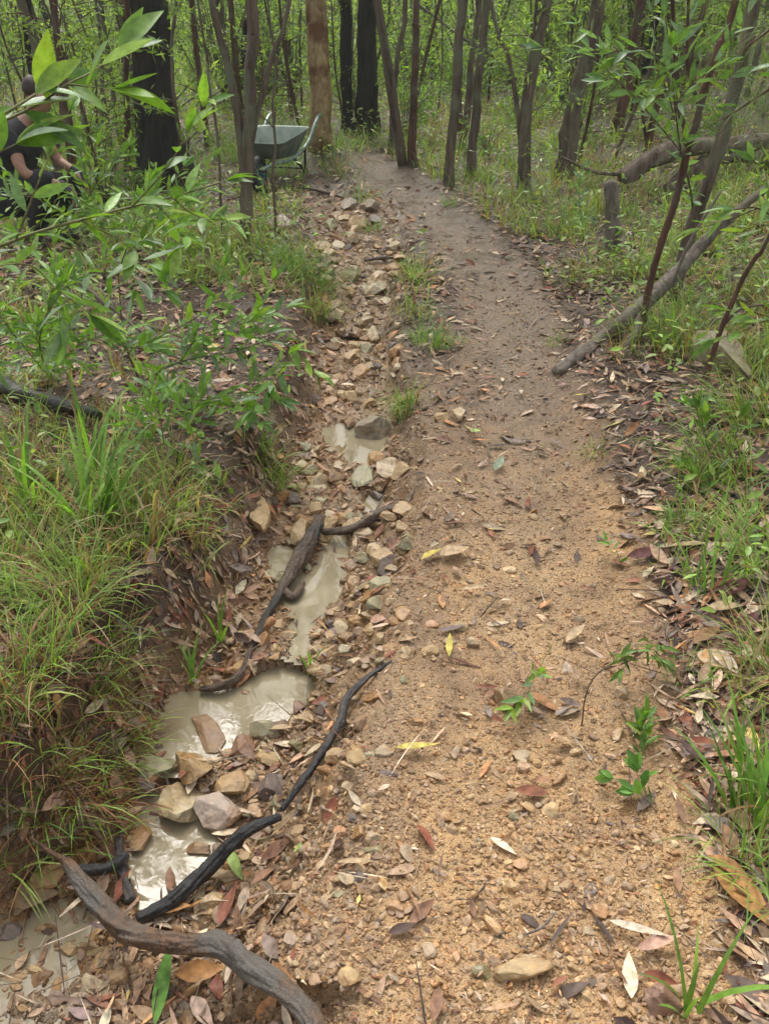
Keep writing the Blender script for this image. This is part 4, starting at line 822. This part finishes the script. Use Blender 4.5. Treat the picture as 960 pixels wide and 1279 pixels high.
shrub('broadleaf_shrub', 'broad-leaved shrub with a long arching branch reaching in from the left', 'shrub', [
  ([gb] + S3((-170,480,2.2),(-60,345,2.25),(20,300,2.3),(100,275,2.4),(165,258,2.5),(215,246,2.55),(282,226,2.6)), .006, True),
  (S3((165,258,2.5),(196,225,2.5),(218,195,2.5),(234,165,2.5)), .003, True), (S3((215,246,2.55),(238,266,2.5),(262,274,2.45),(278,274,2.4)), .0025, True),
  (S3((20,300,2.3),(48,228,2.3),(62,196,2.35)), .003, True), (S3((-60,345,2.25),(30,330,2.2),(70,360,2.2),(112,392,2.2)), .003, True), (S3((100,275,2.4),(150,300,2.45),(190,330,2.4)), .0025, True)], 201, (.075, .12), .05, f0=.6, twigs=1, twl=.16, wr=(.24,.36))
gb = G(-260, 640, .1)
shrub('broadleaf_shrub', 'dark glossy shrub tip nearest the walker, high at the left edge', 'shrub', [
  ([gb] + S3((-200,400,1.7),(-110,250,1.7),(-40,170,1.7),(10,140,1.72),(45,118,1.75)), .006, True),
  (S3((-40,170,1.7),(40,135,1.75),(85,105,1.8),(118,88,1.85),(150,62,1.9)), .003, True), (S3((85,105,1.8),(110,108,1.8),(140,112,1.8)), .002, True), (S3((-110,250,1.7),(-40,210,1.7),(20,180,1.7)), .003, True)], 202, (.085, .125), .06, f0=.7, twigs=0, twl=.12, wr=(.27, .4))
sb = T(176,478)
shrub('spreading_shrub', 'leafy spreading shrub with dark bare twigs in the middle of the left bank', 'shrub', [
  ([sb] + S3((160,440,3.5),(152,395,3.45),(148,340,3.4)), .006, False), ([Q(160,440,3.5)] + S3((190,425,3.4),(240,400,3.3),(280,372,3.25)), .003, True), ([sb] + S3((225,452,3.3),(290,440,3.2),(350,425,3.15),(392,462,3.1)), .004, True),
  ([sb] + S3((240,500,3.2),(310,490,3.1),(350,500,3.05)), .003, True), (S3((152,395,3.45),(130,380,3.4),(90,372,3.4)), .003, True), (S3((225,452,3.3),(250,420,3.25),(300,405,3.2),(330,398,3.15)), .003, True), (S3((148,340,3.4),(158,310,3.4),(162,290,3.4)), .003, True)], 203, (.06, .105), .032, 'bark', twigs=6, twl=.28, wr=(.22,.34))
sb = T(305,640)
shrub('spreading_shrub', 'small yellow-stemmed shrub bending over the left bank above the gully', 'shrub', [
  ([sb] + S3((285,610,2.7),(250,580,2.7),(205,555,2.65),(150,525,2.6)), .004, True), (S3((250,580,2.7),(240,540,2.75),(225,505,2.75)), .003, True), (S3((205,555,2.65),(200,520,2.7),(190,480,2.7)), .003, True)], 204, (.05, .085), .024, twigs=5, twl=.16)
sb = T(60,470)
shrub('spreading_shrub', 'low olive-green shrub at the left edge above the black log', 'shrub', [
  ([sb] + S3((50,430,3.2),(60,390,3.1),(90,350,3.1)), .004, True), ([sb] + S3((20,420,3.1),(-10,380,3.0)), .003, True), ([sb] + S3((100,430,3.2),(140,420,3.1)), .003, True)], 205, (.06, .10), .026, twigs=7, twl=.25)
gb = T(105,285)
shrub('spreading_shrub', 'bright leafy bush below the burnt trunk behind the arching branch', 'shrub', [
  ([gb] + S3((110,250,5.6),(125,225,5.6)), .006, True), ([gb] + S3((160,262,5.5),(215,245,5.4)), .005, True), ([gb] + S3((60,255,5.4),(30,235,5.4)), .005, True), ([gb] + S3((170,285,5.4),(235,270,5.4)), .004, True)], 206, (.07, .11), .035, twigs=8, twl=.45)
BL = [(.16, .28, .13), (.20, .32, .16), (.13, .25, .06), (.18, .30, .06)]
sb = T(797,420)
gb = T(868,300)
shrub('leafy_sapling', 'leafy sapling with blue-green leaves hanging before the right-hand trunks', 'sapling', [
  ([gb] + S3((862,240,4.5),(850,190,4.2),(842,130,4.0),(838,80,3.9),(830,20,3.9)), .006, True), (S3((850,190,4.2),(800,130,3.9),(760,90,3.8),(735,62,3.8)), .003, True), (S3((842,130,4.0),(870,100,3.8),(905,82,3.7)), .003, True), (S3((838,90,3.9),(800,60,3.8),(770,72,3.8)), .003, True), (S3((842,150,4.0),(830,110,3.9),(800,95,3.9)), .003, True)], 207, (.07, .115), .04, 'bark', f0=.4, twigs=3, twl=.3, cols=BL, wts=None)
gb = T(728,300)
shrub('leafy_sapling', 'small bluish seedling beside the broad grey-brown leaning tree', 'sapling', [([gb] + S3((724,262,5.6),(722,232,5.6)), .003, True)], 208, (.05, .09), .03, 'bark', f0=.5, twigs=3, twl=.15, cols=BL, wts=None)
gb = G(1080,560,.2)
shrub('leafy_sapling', 'overhanging green sapling branch reaching in from the right edge', 'sapling', [
  ([gb] + S3((1040,400,3.0),(990,300,2.9),(950,262,2.9),(915,262,2.9)), .005, True), (S3((990,300,2.9),(960,220,2.9),(940,200,2.9)), .003, True), (S3((1040,400,3.0),(980,400,2.8),(940,400,2.8)), .003, True)], 209, (.07, .11), .04, 'barkred', f0=.5, twigs=3, twl=.2)
gb = T(905,640)
shrub('leafy_seedling', 'bright leafy seedling in tall grass at the right', 'seedling', [([gb] + S3((890,590,2.75),(880,545,2.75),(872,505,2.75)), .003, True), ([gb] + S3((912,570,2.75),(925,520,2.75)), .002, True)], 210, (.05, .085), .02, f0=.2, twigs=4, twl=.1)
gb = T(868,625)
shrub('leafy_seedling', 'low wide-leaved seedling leaning over litter right of the path', 'seedling', [([gb] + S3((862,600,2.65),(855,585,2.65)), .002, True), ([gb] + S3((880,605,2.6),(885,595,2.6)), .002, True)], 211, (.05, .08), .02, f0=.2, twigs=2, twl=.06)
gb = T(800,965)
shrub('leafy_seedling', 'bright upright seedling with narrow leaves at the path\'s right edge', 'seedling', [([gb] + S3((804,925,1.52),(806,895,1.53)), .0015, True)], 212, (.04, .065), .010, f0=.25, twigs=2, twl=.05)
gb = T(858,1085)
shrub('leafy_seedling', 'trailing seedling with rounded green leaves low at the right path edge', 'seedling', [([gb] + S3((838,1040,1.28),(812,1005,1.32),(790,982,1.36),(766,972,1.38)), .0018, True), (S3((838,1040,1.28),(800,1030,1.3),(792,1050,1.28)), .0012, True), (S3((812,1005,1.32),(800,980,1.36),(795,965,1.38)), .0012, True)], 213, (.035, .05), .04, 'bark', f0=.35, twigs=1, twl=.05, cols=[(.09, .19, .04), (.13, .26, .05), (.15, .30, .06)], wts=None, wr=(.38, .5), tpl=LEAF_OB)
gb = T(940,1110)
shrub('leafy_seedling', 'bushy bright seedling at the lower right edge above the bark strip', 'seedling', [([gb] + S3((930,1070,1.25),(915,1035,1.3)), .0018, True), ([gb] + S3((950,1070,1.25),(955,1030,1.3)), .0018, True), ([gb] + S3((910,1090,1.22),(880,1070,1.25)), .0015, True)], 214, (.045, .075), .018, f0=.15, twigs=3, twl=.07, wr=(.25, .36))
gb = T(688,806)
shrub('leafy_sprig', 'fallen sprig with three green leaves lying on the orange path', 'sprig', [([gb] + [G(672,838,.02), G(656,868,.02), G(640,884,.03)], .0014, True)], 215, (.045, .06), .03, f0=.45, twigs=2, twl=.05, wr=(.22, .3))
gb = T(726,906)
shrub('leafy_sprig', 'drooping sprig on a bent brown stem standing in the path clay', 'sprig', [([gb] + [G(731,868,.05), G(745,842,.10), G(770,826,.12), G(800,822,.12), G(832,818,.08)], .0022, True), ([G(745,842,.10), G(790,815,.12), G(820,810,.10)], .0012, True), ([G(745,842,.10), G(700,822,.08), G(670,815,.05)], .001, False)], 216, (.035, .055), .022, 'root', f0=.45, twigs=3, twl=.05, cols=[(.10, .19, .03), (.13, .22, .04), (.10, .06, .03)], wts=None, droop=.5)
gb = T(776,712)
shrub('leafy_sprig', 'small withering sprig at the path edge by the purple flake', 'sprig', [([gb] + [G(770,690,.05), G(758,675,.06)], .0012, True)], 217, (.03, .045), .02, f0=.2, twigs=1, twl=.04)
# she-oak with fine drooping needles at the right edge
gb = G(1180,420,.3); tt = thing('she_oak', 'she-oak with fine wispy green needles drooping in from the right edge', 'tree', gb); mb = MB()
add_tube(mb, [gb] + S3((1200,200,3.6),(1190,0,3.6),(1180,-300,3.6)), [.05, .045, .04, .03], 12, 24, .3, 3); mb.build('trunk', M['bark'], tt)
r = np.random.default_rng(3); nd = MB()
for k, (a, b, c, d) in enumerate([(1190,-40,930,60),(1190,0,960,120),(1190,60,900,150),(1190,120,940,190),(1190,-100,880,0)]):
    P0, P2 = Q(a, b, 3.6), Q(c, d, 3.1 + .1 * k); P1 = (P0 + P2) / 2 + [0, 0, .12]; m2 = MB(); add_tube(m2, [P0, P1, P2], [.012, .008, .003], 6, 12, .1, k); m2.build('branch', M['barkred'], tt)
    n = 420; t = r.uniform(.25, 1, n); S = catmull([P0, P1, P2], 40); p = S[(t * 39).astype(int)] + r.normal(0, .02, (n, 3)); az = r.uniform(0, 6.283, n)
    V, F, K = blades(p, az, r.uniform(-.6, .6, n), r.uniform(.12, .28, n), np.full(n, .0016), r.uniform(.8, 1.6, n), 5); nd.add(V, F, np.repeat(pal(n, [(.12, .19, .06), (.16, .22, .08), (.09, .15, .05)], None, .12, r), K, 0))
nd.build('foliage', M['grass'], tt)
# ------------------------------------------------------------------ forest behind: saplings, thin trunks, bushes (copies share their meshes)
def protos():
    pr = {'s': [], 't': [], 'b': [], 'u': []}
    for s in range(5):                                    # knee-high leafy undergrowth
        r = np.random.default_rng(860 + s); st, lv = MB(), MB()
        for k in range(11):
            an = r.uniform(0, 6.283); q = r.uniform(.1, .45); e = np.array([math.cos(an) * q, math.sin(an) * q, r.uniform(.2, .75)]); add_tube(st, [(0, 0, 0), e * [.35, .35, .6], e], [.006, .004, .002], 4, 5)
            n = 22; t_ = r.uniform(.35, 1.05, n)[:, None]; p = e * [1, 1, 1] * t_ + r.normal(0, .045, (n, 3)); V, F = scatter(LEAF_MD, p, r.normal(size=(n, 3)) * [1, 1, .5] + [0, 0, .1], r.normal(0, .5, (n, 3)) + [0, 0, 1], r.uniform(.06, .11, n), r.uniform(.016, .03, n), r.normal(-.1, .1, n)); lv.add(V, F, rep(pal(n, [(.17, .29, .05), (.22, .35, .07), (.12, .22, .05)], None, .14, r), LEAF_MD))
        pr['u'].append((st, lv, 'stem', 'foliage', 'bark'))
    for s in range(7):                                    # leafy understorey saplings
        r = np.random.default_rng(800 + s); st, lv = MB(), MB(); h = r.uniform(2.6, 4.2); x = r.normal(0, .12, (5, 2)); x[0] = 0; P = np.column_stack([x, np.linspace(0, h, 5)])
        add_tube(st, P, [.018, .015, .012, .009, .004], 6, 16, .15, s); Sx = catmull(P, 40)
        for _ in range(26):
            i = int(r.uniform(4, 39)); a = Sx[i]; an = r.uniform(0, 6.283); Lb = r.uniform(.25, .75); e = a + np.array([math.cos(an) * Lb, math.sin(an) * Lb, r.uniform(-.05, .4)]); add_tube(st, [a, (a + e) / 2 + [0, 0, .04], e], [.005, .004, .002], 4, 5)
            n = 26; t = r.uniform(.2, 1.05, n)[:, None]; p = a + (e - a) * t + r.normal(0, .035, (n, 3)); V, F = scatter(LEAF_LO, p, r.normal(size=(n, 3)) * [1, 1, .5] + (e - a) + [0, 0, -.25], r.normal(0, .6, (n, 3)) + [0, 0, 1], r.uniform(.05, .10, n), r.uniform(.014, .026, n)); lv.add(V, F, rep(pal(n, [(.20, .32, .06), (.26, .38, .09), (.15, .25, .05), (.31, .42, .13)], None, .14, r), LEAF_LO))
        pr['s'].append((st, lv, 'stem', 'foliage', 'barkred' if s % 2 else 'bark'))
    for s in range(6):                                    # thin bare trunks with crowns high up
        r = np.random.default_rng(820 + s); st = MB(); x = np.cumsum(r.normal(0, .10, (6, 2)), 0); x -= x[0]; P = np.column_stack([x, np.linspace(-.05, 7.5, 6)]); rad = [.03, .038, .045, .055, .07, .035][s]; add_tube(st, P, [rad * 1.2, rad, rad * .9, rad * .8, rad * .6, rad * .3], 9, 40, .25, s, knots=4)
        for _ in range(4):
            i = r.uniform(.3, 2.2); a = np.array([np.interp(i, range(6), P[:, k]) for k in range(3)]); an = r.uniform(0, 6.28); e = a + [math.cos(an) * .5, math.sin(an) * .5, r.uniform(.1, .7)]; add_tube(st, [a, (a + e) / 2 + r.normal(0, .05, 3), e], [.012, .008, .004], 5, 6)
        pr['t'].append((st, None, 'trunk', 'crown', ['bark', 'barkred', 'bark', 'barkred', 'char', 'pale'][s]))
    for s in range(5):                                    # dense bushes
        r = np.random.default_rng(840 + s); st, lv = MB(), MB(); hh = r.uniform(1.6, 3.0)
        for k in range(26):
            an = r.uniform(0, 6.283); q = r.uniform(.2, 1.1); e = np.array([math.cos(an) * q, math.sin(an) * q, r.uniform(.25, hh)]); add_tube(st, [(0, 0, 0), e * [.4, .4, .5], e], [.02, .012, .004], 4, 5)
            n = 60; p = e + r.normal(size=(n, 3)) * [.26, .26, .20]; V, F = scatter(LEAF_LO, p, r.normal(size=(n, 3)) + [0, 0, -.2], r.normal(0, .6, (n, 3)) + [0, 0, 1], r.uniform(.07, .14, n), r.uniform(.02, .04, n)); lv.add(V, F, rep(pal(n, [(.20, .31, .07), (.26, .37, .11), (.15, .24, .06), (.30, .40, .16)], None, .14, r), LEAF_LO))
        pr['b'].append((st, lv, 'stem', 'foliage', 'bark'))
    res = {}
    for kk, L in pr.items():
        res[kk] = []
        for st, lv, n1, n2, m in L:
            a = st.build(n1, M[m]); ma = a.data; bpy.data.objects.remove(a); mb_ = None
            if lv: b = lv.build(n2, M['farleaf'], smooth=False); mb_ = b.data; bpy.data.objects.remove(b)
            res[kk].append((ma, mb_, n1, n2))
    return res
PR = protos(); r = np.random.default_rng(99)
INFO = {'s': ('forest_sapling', 'sapling', ['leafy young eucalypt sapling in the understorey left of the path', 'leafy young eucalypt sapling in the understorey right of the path'], ['leafy saplings left of the path', 'leafy saplings right of the path']),
        't': ('forest_tree', 'tree', ['thin bare trunk deep in the forest left of the path', 'thin bare trunk deep in the forest right of the path'], ['thin trees in the left-hand forest', 'thin trees in the right-hand forest']),
        'u': ('undergrowth_shrub', 'shrub', ['knee-high leafy green shrub in the undergrowth left of the path', 'knee-high leafy green shrub in the undergrowth right of the path'], ['undergrowth shrubs left of the path', 'undergrowth shrubs right of the path']),
        'b': ('forest_bush', 'bush', ['dense green bush far back in the forest left of the path', 'dense green bush far back in the forest right of the path'], ['bushes in the left-hand forest', 'bushes in the right-hand forest'])}
def place(kind, n, y0, y1, keepout, sc0, sc1, tilt=.05, dens=None):
    nm, cat, labs, grps = INFO[kind]; c = 0; tries = 0; pts = []
    while c < n and tries < 9000:
        tries += 1; u = r.random(); y = y0 + (y1 - y0) * u ** .8; x = r.uniform(-1, 1) * (.55 * y + 1.2)
        if keepout(x, y): continue
        if any((x - a) ** 2 + (y - b) ** 2 < (.25 + .012 * y) ** 2 for a, b in pts): continue
        pts.append((x, y)); a_, b_, n1, n2 = PR[kind][r.integers(len(PR[kind]))]; s = r.uniform(sc0, sc1); R_ = int(x > 0.0)
        root = thing(nm, labs[R_], cat, (x, y, H1(x, y) - .03), grps[R_], r.uniform(0, 6.28)); root.scale = (s, s, s * r.uniform(.85, 1.2)); root.rotation_euler = (r.normal(0, tilt) , r.normal(0, tilt) + (.08 if x > .5 else -.03), root.rotation_euler[2]); 
        obj(n1, a_, root)
        if b_: obj(n2, b_, root)
        elif kind == 't': o = obj(n2, CROWNS[c % 4][1], root); o.location = (0, 0, .5)
        c += 1
def ko2(x, y):
    px = 480 + FPX * x / (y * CT + CAMH * ST); py = 639.5 + FPX * (CAMH * CT - y * ST) / (y * CT + CAMH * ST)
    f = fields(np.array([x]), np.array([y])); return f['path'][0] > .01 or f['pd'][0] < f['phw'][0] + .5 or (280 < px < 440 and y < 10) or (y < 9 and 280 < px < 720) or (y < 8 and px > 600)
def ko(x, y):
    px = 480 + FPX * x / (y * CT + CAMH * ST)
    if y < 8.2 and 250 < px < 800: return True
    if y < 11 and 300 < px < 470: return True
    if y < 9.5 and 420 < px < 640: return True
    if y < 7 and px > 480: return True
    return False
place('u', 110, 6.5, 22, ko2, .7, 1.3)
place('s', 190, 6.5, 24, ko, .7, 1.25)
place('t', 130, 9.5, 34, ko, .5, 1.0, .07)
place('b', 120, 11.5, 34, ko, .75, 1.3)
# far-off wood that reads as one mass
mb = MB(); r = np.random.default_rng(77); n = 26000; y = r.uniform(34, 60, n); x = r.uniform(-1, 1, n) * (y * .9); z = H(x, y) + r.random(n) ** 1.3 * 12; s = r.uniform(.25, .5, n)
V, F = scatter(LEAF_LO, np.stack([x, y, z], 1), r.normal(size=(n, 3)) + [0, 0, -.4], r.normal(size=(n, 3)) + [0, -.6, .6], s, s * .5); mb.add(V, F, rep(pal(n, [(.18, .27, .09), (.23, .32, .13), (.14, .22, .08), (.28, .35, .18)], None, .12, r), LEAF_LO))
tag(mb.build('distant_forest', M['farleaf'], smooth=False), 'pale green mass of distant forest foliage behind all the trunks', 'forest', kind='stuff')
# ------------------------------------------------------------------ wheelbarrow
M['tray'] = plain('worn_green_enamel', (.115, .195, .165), .42, 0, .3, 7, (.25, .29, .24)); M['rust'] = plain('dark_steel_frame', (.03, .028, .027), .5, .3); M['tyre'] = plain('black_rubber', (.02, .02, .02), .7); M['galv'] = plain('galvanised_tube', (.26, .33, .31), .35, .4); M['teal'] = plain('teal_wheel_rim', (.03, .13, .12), .4)
def wheelbarrow():
    w0 = T(330, 236); ph = R(13); a = np.array([math.sin(ph), math.cos(ph), 0]); b = np.array([math.cos(ph), -math.sin(ph), 0]); zz = np.array([0, 0, 1.0]); o = w0.copy(); o[2] = H1(o[0], o[1]) - .01
    t = thing('wheelbarrow', 'green metal wheelbarrow parked on the left beside the mottled gum', 'wheelbarrow', o); Wd = lambda u, v, h: o + (a * u + b * v + zz * (h + .02)) * .9
    # tray: loft of rounded rectangles from bottom to rim with a rolled lip
    def ring(u0, u1, v0f, v0b, h0, h1, n=10):
        P = []; cr = .10
        pts = [(u0, -v0f), (u0, v0f), (u1, v0b), (u1, -v0b)]
        for i in range(4):
            p0, p1, p2 = np.array(pts[i - 1]), np.array(pts[i]), np.array(pts[(i + 1) % 4]); A = p1 + unit(p0 - p1) * cr; B = p1 + unit(p2 - p1) * cr
            for s in np.linspace(0, 1, n): q = (1 - s) ** 2 * A + 2 * s * (1 - s) * p1 + s * s * B; P.append((q[0], q[1], h0 + (h1 - h0) * (q[0] - u0) / (u1 - u0)))
        return P
    rings = [ring(.18, .52, .10, .16, .27, .25), ring(.10, .58, .15, .20, .275, .255), ring(.04, .66, .19, .245, .34, .34), ring(-.05, .74, .235, .29, .44, .50), ring(-.065, .755, .25, .305, .45, .51), ring(-.07, .76, .252, .307, .437, .497), ring(-.055, .745, .238, .292, .43, .492), ring(.045, .655, .185, .24, .333, .333), ring(.10, .575, .145, .195, .268, .248), ring(.18, .52, .09, .15, .262, .242)]
    V = np.array([Wd(*p) for rg_ in rings for p in rg_]); k = len(rings[0]); i = np.arange(len(rings) - 1)[:, None] * k; j = np.arange(k)[None]; j2 = (j + 1) % k
    F = np.stack([i + j, i + j2, i + k + j2, i + k + j], -1).reshape(-1, 4); mb = MB(); mb.add(V, F)
    for q in (0, len(rings) - 1):
        c = V[q * k:(q + 1) * k].mean(0); n0 = mb.n; mb.V.append(c[None]); mb.c.append(np.full((1, 3), .5)); mb.n += 1
        for s in range(k): mb.T.append(np.array([[q * k + s, q * k + (s + 1) % k, n0]]))
    mb.build('tray', M['tray'], t)
    for s in (-1, 1):
        m = MB(); add_tube(m, [Wd(-.16, .035 * s, .20), Wd(.0, .13 * s, .245), Wd(.35, .20 * s, .235), Wd(.72, .262 * s, .34), Wd(.94, .285 * s, .50), Wd(1.08, .285 * s, .565), Wd(1.18, .285 * s, .575)], .017, 10, 50, 0); h = m.build('handle', M['galv'], t)
        g = MB(); add_tube(g, [Wd(1.08, .285 * s, .567), Wd(1.13, .285 * s, .573), Wd(1.2, .285 * s, .577)], .021, 10, 10, 0); g.build('grip', M['tyre'], h).parent = h
        h.children[0].location = (0, 0, 0)
        gm = h.children[0].data
        gm.transform(__import__('mathutils').Matrix.Translation((0, 0, 0)))
        l = MB(); add_tube(l, [Wd(.42, .20 * s, .235), Wd(.62, .225 * s, .10), Wd(.66, .23 * s, .012), Wd(.72, .23 * s, .012), Wd(.70, .235 * s, .12), Wd(.68, .245 * s, .30)], .012, 8, 46, 0); l.build('leg', M['rust'], t)
        br = MB(); add_tube(br, [Wd(-.14, .05 * s, .17), Wd(-.02, .14 * s, .32), Wd(.02, .18 * s, .36)], .008, 6, 12, 0); br.build('brace', M['rust'], t)
    c = MB(); add_tube(c, [Wd(.64, -.23, .10), Wd(.64, 0, .10), Wd(.64, .23, .10)], .009, 8, 10, 0); c.build('crossbar', M['rust'], t)
    wc = o + (a * -.14 + zz * .165) * .98; e = thing('w', 'x', 'x', (0, 0, 0)); bpy.data.objects.remove(e)
    an = np.linspace(0, 2 * np.pi, 40, endpoint=False); bn = np.linspace(0, 2 * np.pi, 12, endpoint=False)
    def torus(R0, rm, ax): return np.array([wc + (a * math.cos(x) + zz * math.sin(x)) * (R0 + rm * math.cos(y)) + b * rm * ax * math.sin(y) for x in an for y in bn])
    i = np.arange(40)[:, None]; j = np.arange(12)[None]; F = np.stack([i * 12 + j, ((i + 1) % 40) * 12 + j, ((i + 1) % 40) * 12 + (j + 1) % 12, i * 12 + (j + 1) % 12], -1).reshape(-1, 4)
    wm = MB(); wm.add(torus(.125, .036, 1.1), F); wh = wm.build('wheel', M['tyre'], t)
    rm = MB(); rm.add(torus(.085, .012, 3.0), F)
    for s in (-1, 1):
        dv = [wc + b * .012 * s] + [wc + (a * math.cos(x) + zz * math.sin(x)) * .088 + b * .006 * s for x in an]; rm.add(dv, [(0, q + 1, (q + 1) % 40 + 1) for q in range(40)])
    add_tube(rm, [wc - b * .07, wc + b * .07], .013, 10, 6, 0); rr_ = rm.build('rim', M['teal'], t); rr_.parent = wh; 
    for x in (wh,): x.location = (0, 0, 0)
    return t
wheelbarrow()
# ------------------------------------------------------------------ person working at the left edge, half hidden by the shrub
def skin(name, V, E, rad, mat, parent, levels=2, root=0):
    me = bpy.data.meshes.new(name); me.from_pydata([tuple(v) for v in V], E, []); o = obj(name, me, parent); me.materials.append(mat)
    m = o.modifiers.new('skin', 'SKIN'); sv = me.skin_vertices[0].data if me.skin_vertices else None
    if sv is None:
        bpy.context.view_layer.objects.active = o; bpy.ops.mesh.customdata_skin_add() if hasattr(bpy.ops.mesh, 'customdata_skin_add') else None; sv = me.skin_vertices[0].data
    for i, x in enumerate(rad): sv[i].radius = (x, x) if isinstance(x, (int, float)) else x; sv[i].use_root = (i == root)
    s = o.modifiers.new('sub', 'SUBSURF'); s.levels = levels; s.render_levels = levels; m.use_smooth_shade = True; return o
def person():
    M['skin'] = plain('skin', (.36, .19, .13), .5, 0, .12, 30); M['shirt'] = plain('black_tshirt', (.014, .014, .018), .85, 0, .4, 12); M['trou'] = plain('dark_work_trousers', (.012, .012, .014), .85, 0, .4, 14); M['hair'] = plain('brown_hair', (.03, .017, .01), .6, 0, .4, 80); M['glove'] = plain('black_glove', (.01, .01, .012), .6); M['boot'] = plain('brown_boot', (.05, .035, .025), .6)
    b = T(52, 300); b[2] = H1(b[0], b[1]) - .03; t = thing('person', 'person in black T-shirt and dark trousers crouching, half hidden by leaves at left', 'person', b)
    # local frame: +x screen right (the way the person faces), y depth; metres
    J = {'pel': (-.12, 0, .40), 'sp1': (-.10, 0, .52), 'sp2': (-.04, 0, .65), 'ch': (.03, 0, .77), 'nk': (.13, 0, .87), 'hd0': (.175, 0, .91), 'hd1': (.215, 0, .965), 'hd2': (.225, 0, 1.03)}
    V = [J[k] for k in ('pel', 'sp1', 'sp2', 'ch', 'nk', 'hd0', 'hd1', 'hd2')]; E = [(i, i + 1) for i in range(7)]; rad = [(.12, .11), (.10, .09), (.11, .09), (.09, .08), (.045, .045), (.065, .07), (.085, .09), (.07, .075)]
    def chain(start, pts, rs):
        p = start
        for q, x in zip(pts, rs): V.append(q); rad.append(x); E.append((p, len(V) - 1)); p = len(V) - 1
        return p
    wr = {-1: (.33, -.10, .44), 1: (.30, .12, .50)}
    for s in (-1, 1):
        chain(0, [(-.06, .10 * s, .37), (.26, .16 * s, .46 - .05 * s), (.06, .14 * s, .12), (.04, .14 * s, .05), (.17, .15 * s, .035)], [.092, .062, .042, .045, .032])
        hx, hy, hz = wr[s]; w_ = chain(3, [(.04, .17 * s, .74), (.12, .22 * s, .53), (hx, hy, hz)], [.052, .04, .026])
        pm = chain(w_, [(hx + .04, hy, hz - .04)], [(.036, .018)])
        for k, (dy, ln) in enumerate([(-.03, .062), (-.010, .075), (.010, .070), (.028, .055)]):
            chain(pm, [(hx + .065, hy + dy, hz - .07), (hx + .08, hy + dy, hz - .07 - ln * .5), (hx + .07, hy + dy, hz - .07 - ln)], [.0095, .0085, .0075])
        chain(w_, [(hx + .045, hy - .035 * s, hz - .03), (hx + .065, hy - .045 * s, hz - .07)], [.012, .009])
    skin('body', V, E, rad, M['skin'], t)
    sh = [(-.12, 0, .42), J['sp1'], J['sp2'], J['ch'], (.09, 0, .86), (.04, .17, .745), (.09, .205, .62), (.04, -.17, .745), (.09, -.205, .62)]
    skin('shirt', sh, [(0, 1), (1, 2), (2, 3), (3, 4), (3, 5), (5, 6), (3, 7), (7, 8)], [(.16, .15), (.16, .14), (.18, .145), (.19, .15), (.085, .085), .085, .075, .085, .075], M['shirt'], t)
    tv = [(-.12, 0, .37), (-.05, .10, .37), (.26, .16, .41), (.07, .14, .12), (-.05, -.10, .37), (.26, -.16, .51), (.07, -.14, .12)]
    skin('trousers', tv, [(0, 1), (1, 2), (2, 3), (0, 4), (4, 5), (5, 6)], [(.165, .155), .125, .095, .072, .125, .095, .072], M['trou'], t)
    skin('hair', [(.155, 0, .97), (.18, 0, 1.045), (.225, 0, 1.075)], [(0, 1), (1, 2)], [.078, .088, .068], M['hair'], t)
    for s in (-1, 1):
        hx, hy, hz = wr[s]
        skin('glove', [(hx - .03, hy + .01 * s, hz + .02), (hx, hy, hz), (hx + .04, hy, hz - .04), (hx + .07, hy, hz - .085), (hx + .078, hy, hz - .125)], [(0, 1), (1, 2), (2, 3), (3, 4)], [.034, .034, (.046, .028), (.044, .024), (.036, .02)], M['glove'], t)
        skin('boot', [(.06, .14 * s, .15), (.05, .14 * s, .05), (.12, .145 * s, .04), (.20, .15 * s, .035)], [(0, 1), (1, 2), (2, 3)], [.056, .06, .052, .042], M['boot'], t)
    for sx in (-1, 1):
        skin('ear', [(.205, .088 * sx, .96), (.20, .096 * sx, .99)], [(0, 1)], [.014, .012], M['skin'], t, 1)
    skin('nose', [(.285, 0, .965), (.31, 0, .94)], [(0, 1)], [.010, .014], M['skin'], t, 1)
    t.rotation_euler = (0, 0, R(-14))
person()

# ------------------------------------------------------------------ thin damp air between the far trunks
def haze():
    x0, x1, y0, y1, z0, z1 = -75, 75, -12, 75, -2, 30
    V = np.array([(x, y, z) for x in (x0, x1) for y in (y0, y1) for z in (z0, z1)], float)
    F = np.array([(0, 1, 3, 2), (4, 6, 7, 5), (0, 4, 5, 1), (2, 3, 7, 6), (0, 2, 6, 4), (1, 5, 7, 3)])
    m, nt, o = newmat('damp_forest_air'); v = N(nt, 'ShaderNodeVolumePrincipled'); v.inputs['Color'].default_value = (.92, .97, .88, 1); v.inputs['Density'].default_value = .0022; v.inputs['Anisotropy'].default_value = .2
    nt.links.new(v.outputs[0], o.inputs['Volume']); tag(obj('haze', mesh('haze', V, F, None, False, m)), 'thin pale damp air filling the forest', 'haze', kind='stuff')
haze()
